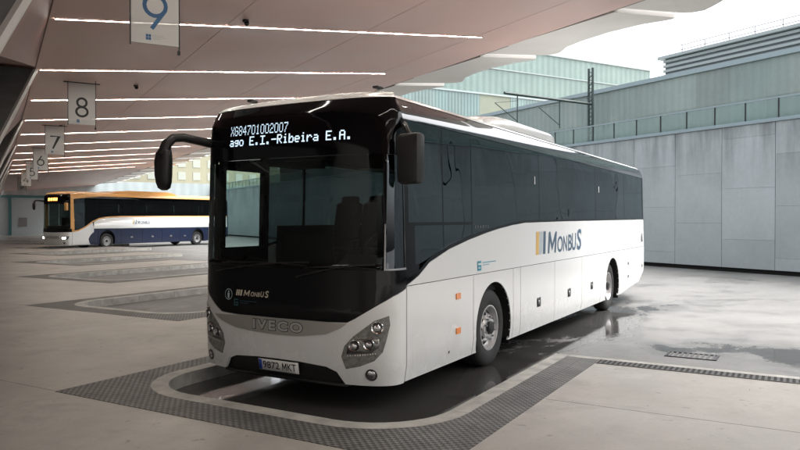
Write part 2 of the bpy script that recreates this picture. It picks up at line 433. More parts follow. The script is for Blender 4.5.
def interior(body, root, rows=12):
    b = bmesh.new(); L = body.L; zs = body.zs
    bx(b, .95, L - .4, -1.2, 1.2, .98 * zs, 1.06 * zs)
    bx(b, .42, .95, -.35, 1.2, .80 * zs, .88 * zs)
    obj('cabin_floor', b, dark, root)
    b = bmesh.new()
    for sd in (1, -1):
        patch(body, '', [(body.U(1.5), 1.2), (body.U(L - .3), 1.2), (body.U(L - .3), 1.86), (body.U(1.6 if sd > 0 else 1.5), 1.86 if sd < 0 else 1.62)], None, -.05, .01, bm=b, side=sd)
    bx(b, .75, L - .3, -1.14, 1.14, 2.99 * zs, 3.03 * zs)
    bx(b, 1.2, L - .5, -1.17, -.80, 2.72 * zs, 2.98 * zs); bx(b, 1.5, L - .5, .80, 1.17, 2.72 * zs, 2.98 * zs)
    bx(b, L - .3, L - .26, -1.15, 1.15, .6, 2.98 * zs)
    obj('cabin_lining', b, dark, root)
    b = bmesh.new()
    prism(b, [(.30, .98), (.42, 1.38), (.62, 1.40), (.80, 1.30), (.86, 1.0), (.8, .7), (.35, .7)], -1.12, 1.12, 0, lambda x, y, z: (x, z, y * zs))
    prism(b, [(.55, 1.36), (.85, 1.36), (.92, 1.5), (.80, 1.55), (.62, 1.45)], -1.08, -.35, 0, lambda x, y, z: (x, z, y * zs))
    obj('dashboard', b, dark, root)
    st = seat_mesh(); first = None
    def put(u, v, z, rz=math.pi):
        nonlocal first, st
        if first is None:
            first = obj('seat', st, seat_m, root, 50); o = first
        else:
            o = first.copy(); COL.objects.link(o); o.parent = root
        o.location = (u, -v, z); o.rotation_euler = (0, 0, 0)
        return o
    put(1.25, .72, 1.02 * zs)
    for i in range(rows):
        for v in (-.98, -.50, .50, .98):
            put(2.5 + i * .80, v, 1.06 * zs)
    b = bmesh.new()
    n = 28; c = Vector((.95, -.72, 1.62 * zs)); t = Matrix.Rotation(R(-62), 3, 'Y')
    pts = [c + t @ Vector((.23 * math.cos(2 * math.pi * i / n), .23 * math.sin(2 * math.pi * i / n), 0)) for i in range(n + 1)]
    tube(b, pts, .016, 8)
    for a in (0, 120, 240): tube(b, [c, c + t @ Vector((.22 * math.cos(R(a)), .22 * math.sin(R(a)), 0))], .014, 6)
    tube(b, [c, c + t @ Vector((0, 0, -.35))], .04, 8)
    obj('steering_wheel', b, black_mat, root, 40)
    return first

def mirror_big(root, body):
    # visible flank mirror, hanging near the front pillar
    b = bmesh.new()
    box(b, (.20, -1.515, 2.545), (.15, .27, .50), Matrix.Rotation(R(-8), 3, 'Z'), 0, .045)
    m = obj('mirror', b, black_mat, root, 40)
    b = bmesh.new(); box(b, (.279, -1.504, 2.545), (.006, .225, .42), Matrix.Rotation(R(-8), 3, 'Z'), 0, .002)
    obj('mirror_glass', b, mat('mirror_glass', (.8, .8, .8), .02, 1), m)
    b = bmesh.new(); tube(b, [(.42, -1.30, 2.93), (.34, -1.37, 2.90), (.24, -1.45, 2.84), (.22, -1.50, 2.76)], [.035, .03, .028, .03], 8)
    obj('mirror_arm', b, black_mat, m, 40)

def ear(root, name='mirror', flip=1, sc=1.0, z0=0.0, parts=True, base=(.24, 1.23, 2.80)):
    """long curved mirror arm that leaves the front corner and drops the housing"""
    b = bmesh.new(); y = flip
    P = lambda u, v, z: (u, v * y, z + z0)
    pts = [P(.30, 1.18, 2.83), P(.05, 1.28, 2.87), P(-.10, 1.31, 2.885), P(-.21, 1.35, 2.87), P(-.28, 1.38, 2.80), P(-.31, 1.40, 2.68)]
    tube(b, pts, [.055, .05, .05, .052, .06, .07], 10)
    m = obj('mirror', b, black_mat, root, 40)
    b = bmesh.new()
    rings = []
    for z, w_, d_, du in ((2.76, .055, .05, .03), (2.70, .09, .065, .01), (2.60, .105, .07, 0), (2.45, .10, .07, 0), (2.36, .09, .062, .005), (2.30, .07, .05, .01), (2.275, .03, .025, .015)):
        r_ = []
        for k in range(14):
            a = 2 * math.pi * k / 14; ca, sa = math.cos(a), math.sin(a)
            ca = math.copysign(abs(ca) ** .6, ca); sa = math.copysign(abs(sa) ** .6, sa)
            r_.append(b.verts.new(P(-.31 + du + d_ * ca, 1.40 + w_ * sa, z)))
        rings.append(r_)
    for A_, B_ in zip(rings, rings[1:]):
        for k in range(14): b.faces.new((A_[k], A_[(k + 1) % 14], B_[(k + 1) % 14], B_[k]))
    b.faces.new(rings[0]); b.faces.new(rings[-1])
    bmesh.ops.recalc_face_normals(b, faces=b.faces)
    obj('mirror_housing', b, black_mat, m, 50)

def flank_low(body, root, m, z0=.27, seam=1.255, doors=True, wf=2.80, wr=9.40, joints=None, mname='side_panel'):
    U = body.U; g = .008
    joints = joints or [body.A - .02, 2.12, 3.49, 3.78, 5.38, 7.0, 8.38, 10.26, 11.53, body.L - .22]
    for side in (1, -1):
        bm = bmesh.new()
        for i, (a, b_) in enumerate(zip(joints, joints[1:])):
            p = [(a + g, z0), (b_ - g, z0), (b_ - g, seam), (a + g, seam)]
            if i == 1: p = [(a + g, z0)] + arch(wf, .60, z0) + [(b_ - g, z0), (b_ - g, seam), (a + g, seam)]
            if i == 6: p = [(a + g, z0)] + arch(wr, .60, z0) + [(b_ - g, z0), (b_ - g, seam), (a + g, seam)]
            if i == 7: p[1] = (b_ - g, .37)
            if i == 8: p = [(a + g, .37), (body.L - .86, .40), (b_ - g, .66), (b_ - g, seam), (a + g, seam)]
            q = [(U(u), z) for u, z in p]
            if doors and i in (3, 4, 5):
                d = patch(body, 'luggage_door', q, m, 0, .022, root, side=side)
                c = (a + b_) / 2
                hb = bmesh.new()
                patch(body, '', [(U(c - .075), .60), (U(c + .075), .60), (U(c + .085), .64), (U(c + .085), .70), (U(c + .075), .74), (U(c - .075), .74), (U(c - .085), .70), (U(c - .085), .64)], None, .006, .01, bm=hb, side=side, flat=True)
                patch(body, '', [(U(c - .035), .635), (U(c + .035), .635), (U(c + .035), .70), (U(c - .035), .70)], None, .011, .006, bm=hb, side=side, mi=1, flat=True)
                obj('handle', hb, [black_mat, steel], d)
            else:
                patch(body, mname, q, m, 0, .022, root, side=side)
        bm.free()
        # wheel arch liners and lips
        for uc in (wf, wr):
            bm = bmesh.new()
            pts = arch(uc, .60, .30, 20)
            v0, v1 = -side * 1.325, -side * .85
            A_ = [bm.verts.new((u, v0, z * 1.0)) for u, z in pts]; B_ = [bm.verts.new((u, v1, z)) for u, z in pts]
            for k in range(len(pts) - 1): bm.faces.new((A_[k], A_[k + 1], B_[k + 1], B_[k]))
            bm.faces.new(B_)
            obj('wheel_arch', bm, under, root)

# ------------------------------------------------------------------ the main coach
def front_marks(body, root):
    b = bmesh.new(); t = join2d(fit2d(glyphM(.18), -.50, 1.10, -.40, 1.165), fit2d(text2d('ONB', 1, .02, .18), -.39, 1.10, -.255, 1.15),
                                fit2d(text2d('U', 1, .02, .18), -.245, 1.10, -.195, 1.16), fit2d(text2d('S', 1, .02, .18), -.185, 1.097, -.13, 1.17))
    mesh2d(b, t, lambda x, z: body.M(x, z, .004))
    for k, (x, w_) in enumerate(((-.62, .028), (-.585, .022), (-.553, .028))):
        vs = [b.verts.new(body.M(a, z, .004)) for a, z in ((x, 1.10), (x + w_, 1.10), (x + w_ + .012, 1.165), (x + .012, 1.165))]
        b.faces.new(vs)
    obj('front_lettering', b, logo_cream, root)
    b = bmesh.new(); n = 28
    c0 = (-.74, 1.105)
    ring = []
    for r_ in (.062, .055): ring.append([b.verts.new(body.M(c0[0] + r_ * math.cos(2 * math.pi * i / n), c0[1] + r_ * math.sin(2 * math.pi * i / n), .004)) for i in range(n)])
    for i in range(n): b.faces.new((ring[0][i], ring[0][(i + 1) % n], ring[1][(i + 1) % n], ring[1][i]))
    for poly in ([(-.012, -.045), (.012, -.045), (.020, .015), (-.020, .015)], [(.012 * math.cos(a * .785), .03 + .012 * math.sin(a * .785)) for a in range(8)]):
        b.faces.new([b.verts.new(body.M(c0[0] + x, c0[1] + z, .004)) for x, z in poly])
    obj('round_emblem', b, logo_pale, root)
    b = bmesh.new()
    for (xa, za, xb, zb) in ((-.645, .985, -.575, 1.0), (-.645, .985, -.63, 1.06), (-.59, .985, -.575, 1.02), (-.645, 1.045, -.575, 1.06), (-.645, 1.015, -.575, 1.028), (-.55, 1.04, -.30, 1.046), (-.55, 1.02, -.42, 1.026)):
        b.faces.new([b.verts.new(body.M(x, z, .004 + .0004 * za)) for x, z in ((xa, za), (xb, za), (xb, zb), (xa, zb))])
    obj('transit_emblem', b, teal_dark, root)

def headlamp(body, root, side):
    S_ = lambda pts: [(x, z) for x, z in pts]
    out = [(1.30, .975), (1.15, .925), (.93, .76), (.835, .66), (.80, .55), (.85, .425), (1.0, .46), (1.15, .52), (1.235, .61), (1.27, .72), (1.31, .88)]
    h = patch(body, 'headlight', out, lens_m, .006, .03, root, side=side, flat=True)
    b = bmesh.new()
    patch(body, '', [(.86, .58), (1.12, .60), (1.20, .66), (1.20, .74), (1.12, .765), (.95, .735), (.87, .66)], None, .010, .006, bm=b, side=side, flat=True)
    o = obj('lamp_panel', b, mat('lamp_bezel', (.26, .26, .25), .25, .7), h)
    for nm, cx, cz, r_, mm in (('lamp_reflector', .945, .665, .064, refl_m), ('lamp_reflector', 1.095, .685, .060, refl_m), ('indicator_lamp', 1.18, .855, .066, refl_m)):
        b = bmesh.new(); n = 20
        R0 = []
        for rr, of in ((r_, .013), (r_ * .9, .022), (r_ * .62, .012), (r_ * .5, .028), (r_ * .2, .036)):
            R0.append([b.verts.new(body.M(side * (cx + rr * math.cos(2 * math.pi * i / n)), cz + rr * math.sin(2 * math.pi * i / n), of)) for i in range(n)])
        for A_, B_ in zip(R0, R0[1:]):
            for i in range(n): b.faces.new((A_[i], A_[(i + 1) % n], B_[(i + 1) % n], B_[i]))
        b.faces.new(R0[-1]); bmesh.ops.recalc_face_normals(b, faces=b.faces)
        for f in b.faces:
            f.material_index = 0
        for f in b.faces[n * 2:n * 3]: f.material_index = 1
        obj(nm, b, [mm, ink], h, 40)
    b = bmesh.new()
    for k in range(12):
        x = .87 + k * .026; z = .555 + k * .003
        b.faces.new([b.verts.new(body.M(side * a, c, .014)) for a, c in ((x, z), (x + .016, z), (x + .016, z + .016), (x, z + .016))])
    bmesh.ops.recalc_face_normals(b, faces=b.faces)
    obj('daytime_light_row', b, refl_m, h)
    b = bmesh.new(); n = 20; R0 = []
    for rr, of in ((.062, .004), (.055, .012), (.045, .006), (.03, .014)):
        R0.append([b.verts.new(body.M(side * (1.115 + rr * math.cos(2 * math.pi * i / n)), .375 + rr * math.sin(2 * math.pi * i / n), of)) for i in range(n)])
    for A_, B_ in zip(R0, R0[1:]):
        for i in range(n): b.faces.new((A_[i], A_[(i + 1) % n], B_[(i + 1) % n], B_[i]))
    b.faces.new(R0[-1]); bmesh.ops.recalc_face_normals(b, faces=b.faces)
    b.faces.ensure_lookup_table()
    for f in b.faces[:n * 2]: f.material_index = 1
    obj('fog_light', b, [refl_m, ink], root, 40)

def coach_main():
    body = Body(); U = body.U; sc = body.sc - .03
    root = empty('coach', (2.611, 7.136, 0), R(30))
    tag(root, 'large white coach with black front and tinted windows, standing in the nearest bay', 'coach', 'coaches standing in the bays')
    # bumper / white front mask
    lowb = [(sc, .26), (sc, 1.235), (1.34, 1.165), (1.15, 1.06), (.94, .935), (.86, .895), (.5, .885), (0, .88)]
    opn = [(0, .455), (.3, .452), (.62, .43), (.74, .385), (.80, .30), (.83, .262)]
    half = lowb + opn
    # right half ring: bottom corner -> up -> centre top -> centre bottom -> opening -> bottom
    bm = bmesh.new()
    for sd in (1, -1): patch(body, '', half, None, 0, .03, bm=bm, side=sd)
    o = obj('bumper', bm, white, root); o.data.set_sharp_from_angle(angle=R(35))
    full = lambda h: h + [(-x, z) for x, z in h[::-1]]
    patch(body, 'lower_intake', full([(.86, .235), (.86, .30), (.78, .42), (.5, .47), (.0, .47)][::1]), black_mat, -.055, .02, root)
    b = bmesh.new(); patch(body, '', full([(.84, .235), (.84, .265), (0.0, .262)]), None, -.005, .05, bm=b)
    obj('bumper_lip', b, black_mat, root)
    for k in (-1, 1):   # crease at mask seam
        pass
    patch(body, 'grille', [(.86, .885), (.4, .893), (0, .89), (-.4, .893), (-1.0, .868), (-.85, .80), (-.62, .745), (-.3, .72), (0, .712), (.3, .72), (.62, .765), (.78, .83)], grille_m, .009, .02, root)
    t = text2d('IVECO', 1, .035, 0, 1.25)
    b = bmesh.new(); mesh2d(b, fit2d(t, -.345, .755, .335, .862), lambda x, z: body.M(x, z, .0145), 0)
    mesh2d(b, fit2d(text2d('IVECO', 1, .075, 0, 1.25), -.352, .748, .342, .869), lambda x, z: body.M(x, z, .012), 1)
    obj('grille_lettering', b, [chrome, ink], root)
    # plate
    b = bmesh.new(); patch(body, '', [(-.27, .315), (.27, .315), (.27, .435), (-.27, .435)], None, .012, .012, bm=b, flat=True)
    pl = obj('number_plate', b, plate_w, root)
    b = bmesh.new(); patch(body, '', [(-.266, .32), (-.222, .32), (-.222, .43), (-.266, .43)], None, .0145, .002, bm=b, flat=True)
    obj('plate_country_band', b, plate_b, pl)
    b = bmesh.new(); mesh2d(b, join2d(fit2d(text2d('9872', 1, .008), -.205, .338, .02, .415), fit2d(glyphM(), .06, .338, .118, .415), fit2d(text2d('KT', 1, .008), .13, .338, .245, .415)), lambda x, z: body.M(x, z, .0155))
    obj('plate_characters', b, ink, pl)
    # black lower mask
    low = [(sc, 1.243), (1.34, 1.173), (1.15, 1.068), (.94, .943), (.86, .903), (.5, .893), (0, .888)]
    patch(body, 'front_mask', full([(sc, 1.43)] + low), black_gloss, 0, .02, root)
    # windscreen + header
    ws = patch(body, 'windscreen', full([(1.235, 2.60), (1.235, 1.437), (0, 1.437)]), glass_ws, -.002, .006, root)
    patch(body, 'destination_header', [(-sc + .01, 2.607), (sc - .01, 2.607), (sc - .01, 3.02), (sc - .04, 3.12), (sc - .12, 3.18), (1.2, 3.2), (-1.2, 3.2), (-sc + .12, 3.18), (-sc + .04, 3.12), (-sc + .01, 3.02)], black_gloss, 0, .03, root)
    b = bmesh.new(); dots(b, body, 'XG84701002007', -.765, .085, 2.885, 2.995); dots(b, body, 'ago E.I.-Ribeira E.A.', -.775, .885, 2.765, 2.865, True)
    obj('destination_display', b, led, root)
    b = bmesh.new()
    for sd in (1, -1):
        patch(body, '', [(1.225, 1.43), (1.262, 1.43), (1.262, 2.61), (1.225, 2.61)], None, 0, .05, bm=b, side=sd)
        patch(body, '', [(sc - .035, 1.43), (sc - .003, 1.43), (sc - .003, 2.61), (sc - .035, 2.61)], None, 0, .05, bm=b, side=sd)
    patch(body, '', full([(1.235, 1.43), (1.235, 1.49), (0, 1.47)]), None, .001, .01, bm=b)
    obj('windscreen_pillar', b, black_gloss, root)
    for sd in (1, -1):
        patch(body, 'quarter_window', [(1.266, 1.445), (sc - .037, 1.445), (sc - .037, 2.60), (1.266, 2.60)], glass_quarter, -.003, .006, root, side=sd)
    for sd in (1, -1): patch(body, 'corner_trim', [(1.24, 1.43), (sc, 1.43), (sc, 1.452), (1.262, 1.445), (1.255, 1.9), (1.245, 1.9)], steel, .005, .006, root, side=sd)
    for sd in (1, -1): headlamp(body, root, sd)
    front_marks(body, root)
    # wipers
    b = bmesh.new()
    for x0, x1, zb, zt in ((-.95, .42, 1.36, 1.50), (.25, 1.15, 1.34, 1.49)):
        tube(b, [body.M(x0 + (x1 - x0) * k / 8, zb + (zt - zb) * math.sin(k / 8 * 1.5), .035) for k in range(9)], .009, 6)
        tube(b, [body.M(x0 + .1 + (x1 - x0) * .9 * k / 8, zb + .10 + .02 * math.sin(k / 8 * 3), .02) for k in range(9)], .007, 5)
        obj('wiper', b, black_mat, root); b = bmesh.new()
    b.free()
    # flank
    flank_low(body, root, white)
    sw = [(body.A - .02, 1.262), (.70, 1.345), (.96, 1.475), (1.45, 1.60), (2.01, 1.695), (2.6, 1.775), (2.99, 1.82), (3.5, 1.865), (4.04, 1.895), (6, 1.91), (body.L - .25, 1.935)]
    def swz(u):
        for (a, b_), (c, d) in zip(sw, sw[1:]):
            if u <= c: return b_ + (d - b_) * (u - a) / (c - a)
        return sw[-1][1]
    for side in (1, -1):
        p = [(U(body.A - .02), 1.2625)] + [(U(body.L - .228), 1.2625)] + [(U(u), z) for u, z in sw[::-1]]
        patch(body, 'belt_panel', p, white, 0, .022, root, side=side)
        # glass band
        js = [.50, 1.32, 2.12, 4.68, 8.07, 10.6, body.L - .30] if side > 0 else [1.36, 2.12, 4.68, 8.07, 10.6, body.L - .30]
        g = .012
        for i, (a, b_) in enumerate(zip(js, js[1:])):
            lo = 1.915 if (i < 2 and side > 0) else None
            if lo: q = [(a + g, lo), (b_ - g, lo)]
            else:
                q = [(a + g, swz(a + g) + .035)] + [(u, z + .035) for u, z in sw if a + g < u < b_ - g] + [(b_ - g, swz(b_ - g) + .035)]
            q += [(b_ - g, 2.985), (a + g, 2.985)]
            patch(body, 'side_window', [(U(u), z) for u, z in q], glass_side if side > 0 else glass_left, -.004, .006, root, side=side)
        if side > 0:
            for a, b_ in ((.62, 1.32), (1.32, 2.12)):
                q = [(a + g, max(swz(a + g), 1.40) + .05)] + [(u, z + .05) for u, z in sw if a + g < u < b_ - g and z > 1.42] + [(b_ - g, swz(b_ - g) + .05), (b_ - g, 1.88), (a + g, 1.88)]
                patch(body, 'side_window', [(U(u), z) for u, z in q], glass_side, -.004, .006, root, side=side)
        b = bmesh.new()
        for u in js[1:-1]: patch(body, '', [(U(u - g), swz(u) + .02), (U(u + g), swz(u) + .02), (U(u + g), 2.985), (U(u - g), 2.985)], None, -.003, .03, bm=b, side=side)
        q = [(U(u), z + .006) for u, z in sw] + [(U(u), z + (.036 if side < 0 or u > 2.2 else .05)) for u, z in sw[::-1]]
        patch(body, '', q, None, -.001, .03, bm=b, side=side)
        if side > 0:
            patch(body, '', [(U(.50), 1.88), (U(2.12), 1.88), (U(2.12), 1.915), (U(.50), 1.915)], None, 0, .03, bm=b, side=side)
            patch(body, '', [(sc + .003, 1.30), (U(.64), 1.36), (U(.64), 1.88), (U(.512), 1.88), (U(.512), 2.985), (sc + .003, 2.985)], None, -.001, .03, bm=b, side=side)
            patch(body, '', [(U(.64), 1.36), (U(.72), 1.385), (U(.72), 1.47), (U(.64), 1.47)], None, -.002, .03, bm=b, side=side)
        patch(body, '', [(U(body.L - .31), 1.95), (U(body.L - .20), 1.95), (U(body.L - .20), 2.985), (U(body.L - .31), 2.985)], None, 0, .03, bm=b, side=side)
        o = obj('window_seal', b, black_gloss, root); o.data.set_sharp_from_angle(angle=R(35))
        patch(body, 'roof_cove', [(sc + .003, 2.99), (U(body.L - .2), 2.99), (U(body.L - .2), 3.20), (sc - .1, 3.20), (sc - .03, 3.12)], black_cove, 0, .02, root, side=side)
    # passenger door, far side
    def dp(a, b_, z0, z1): return [(U(a), z0), (U(b_), z0), (U(b_), z1), (U(a), z1)]
    b = bmesh.new()
    for q in (dp(body.A, 1.355, 1.30, 1.60), dp(body.A, 1.355, 2.55, 2.985), dp(body.A, .56, 1.60, 2.55), dp(1.20, 1.355, 1.60, 2.55)): patch(body, '', q, None, -.002, .03, bm=b, side=-1)
    d = obj('passenger_door', b, black_gloss, root)
    patch(body, 'door_glass', dp(.56, 1.20, 1.60, 2.55), glass_clear, -.006, .006, d, side=-1)
    # rear
    b = bmesh.new()
    e = body.end - .002; ru = U(body.L - .215)
    for sd in (1, -1):
        patch(body, '', [(ru, .70), (e, .70), (e, 1.93), (ru, 1.93)], None, 0, .02, bm=b, side=sd)
        patch(body, '', [(ru, 1.94), (e, 1.94), (e, 3.2), (ru, 3.2)], None, 0, .02, bm=b, side=sd, mi=1)
    obj('rear_panel', b, [white, black_gloss], root)
    # roof
    o = obj('roof', roof_mesh(body), white, root, 50)
    b = bmesh.new()   # air conditioner
    rings = []
    for x, h, w_ in ((3.2, .0, .84), (3.32, .07, .90), (3.6, .145, .955), (4.0, .195, .98), (4.4, .21, .985), (6.3, .21, .985), (6.5, .185, .97), (6.62, .12, .94), (6.7, .0, .90)):
        r_ = []
        for k in range(17):
            t = math.pi * k / 16; c = math.cos(t); sn = math.sin(t)
            r_.append(b.verts.new((x, math.copysign(abs(c) ** .35, c) * w_, 3.315 + h * sn ** .45 if sn > 1e-6 else 3.315)))
        rings.append(r_)
    for A_, B_ in zip(rings, rings[1:]):
        for k in range(16): b.faces.new((A_[k], A_[k + 1], B_[k + 1], B_[k]))
    bmesh.ops.recalc_face_normals(b, faces=b.faces)
    obj('air_conditioner', b, white, root, 40)
    for v in (-.80, .95):
        b = bmesh.new(); box(b, (.50, -v, 3.345), (.12, .07, .03), None, 0, .01); obj('marker_light', b, black_mat, root)
    # underbody, floor
    b = bmesh.new(); bx(b, .25, 2.1, -1.2, 1.2, .30, .9); bx(b, 3.5, 8.7, -1.25, 1.25, .31, .96); bx(b, 10.1, 12.5, -1.2, 1.2, .45, .96)
    bx(b, 2.1, 3.5, -.8, .8, .4, .96); bx(b, 8.7, 10.1, -.7, .7, .4, .96)
    obj('underbody', b, under, root)
    interior(body, root)
    for v, o_ in ((1.13, 1), (-1.13, -1)):
        wheel(root, 2.80, v, .51, .51, o_, 1); wheel(root, 9.40, v * .98, .51, .51, o_, -1)
    for v in (1.1, -1.1):
        b = bmesh.new(); bx(b, 10.02, 10.05, -v - .2, -v + .2, .20, .62); obj('mud_flap', b, black_mat, root)
        b = bmesh.new(); bx(b, 3.47, 3.49, -v - .18, -v + .18, .2, .6); obj('mud_flap', b, black_mat, root)
    # small flank items
    for u, z in ((1.67, 1.04), (1.67, .63)): patch(body, 'side_marker', [(U(u - .055), z - .035), (U(u + .055), z - .035), (U(u + .055), z + .035), (U(u - .055), z + .035)], amber, .014, .02, root, flat=True)
    b = bmesh.new()
    for u, z in ((10.9, .92), (10.9, .62), (12.5, .78)): patch(body, 'side_reflector', [(U(u - .03), z - .03), (U(u + .03), z - .03), (U(u + .03), z + .03), (U(u - .03), z + .03)], lens_m, .012, .016, root, flat=True)
    patch(body, 'lock', [(U(1.42), .40), (U(1.45), .40), (U(1.45), .43), (U(1.42), .43)], lens_m, .006, .01, root, flat=True)
    patch(body, '', [(U(12.40), 1.38), (U(12.58), 1.38), (U(12.58), 1.60), (U(12.40), 1.60)], None, .004, .01, bm=b, flat=True)
    obj('side_fitting', b, lens_m, root)
    # flank logo
    f = lambda x, z: body.M(U(x), z, .003)
    def bar(bm, x0, x1, z0, z1, sh=.05, mi=0): bm.faces.new([bm.verts.new(f(a, z)) for a, z in ((x0, z0), (x1, z0), (x1 + sh, z1), (x0 + sh, z1))]).material_index = mi
    b = bmesh.new(); bar(b, 4.44, 4.58, 1.40, 1.755, mi=0); bar(b, 4.615, 4.68, 1.40, 1.755, mi=1); bar(b, 4.70, 4.74, 1.42, 1.755, mi=1)
    bar(b, 4.78, 4.90, 1.40, 1.755, mi=2)
    t = join2d(fit2d(glyphM(.18), 5.02, 1.40, 5.52, 1.745), fit2d(text2d('O', 1, .015, .15), 5.53, 1.395, 5.83, 1.665), fit2d(text2d('N', 1, .015, .15), 5.84, 1.40, 6.10, 1.66),
               fit2d(text2d('B', 1, .015, .15), 6.12, 1.40, 6.36, 1.68), fit2d(text2d('U', 1, .015, .15), 6.37, 1.395, 6.64, 1.70), fit2d(text2d('S', 1, .02, .15), 6.67, 1.39, 6.98, 1.77))
    mesh2d(b, t, f, 2)
    obj('side_lettering', b, [logo_gold, logo_pale, logo_blue], root)
    b = bmesh.new()
    for (xa, za, xb, zb) in ((2.24, 1.30, 2.36, 1.325), (2.24, 1.30, 2.265, 1.42), (2.335, 1.30, 2.36, 1.36), (2.24, 1.395, 2.36, 1.42), (2.24, 1.345, 2.36, 1.37), (2.40, 1.39, 2.85, 1.40), (2.40, 1.36, 2.62, 1.368)):
        b.faces.new([b.verts.new(body.M(U(x), z, .003 + .0004 * xa)) for x, z in ((xa, za), (xb, za), (xb, zb), (xa, zb))])
    obj('side_emblem', b, teal, root)
    b = bmesh.new(); mesh2d(b, fit2d(text2d('EVADYS', 1, 0, 0, 1.9), 2.20, 1.835, 2.62, 1.87), lambda x, z: body.M(U(x), z, .003))
    obj('model_lettering', b, steel, root)
    b = bmesh.new()
    for u in (4.45, 8.3): b.faces.new([b.verts.new(body.M(U(x), z, .003)) for x, z in ((u, 2.48), (u + .035, 2.48), (u + .035, 2.60), (u, 2.60))])
    obj('window_sticker', b, plate_w, root)
    mirror_big(root, body); ear(root)
    # grab rails behind the windscreen
    b = bmesh.new(); tube(b, [(1.55, -.42, 1.1), (1.55, -.42, 2.1), (1.55, -.42, 2.98)], .02, 8); tube(b, [(1.5, -.9, 1.06), (1.5, -.9, 2.0), (1.5, -.8, 2.45), (1.5, -.5, 2.55), (1.5, -.05, 2.57)], .016, 8)
    tube(b, [(.62, .95, 2.66), (.60, .5, 2.70), (.60, -.05, 2.70)], .012, 6)
    obj('grab_rail', b, rail_m, root, 40)
    b = bmesh.new(); bx(b, 1.5, 1.52, .35, 1.15, 1.06, 1.75); bx(b, .5, .62, -.35, .35, 2.62, 2.95); bx(b, .95, 1.7, .62, 1.05, 2.62, 2.98)
    obj('partition', b, dark, root)
    return body, root
main_body, main_root = coach_main()

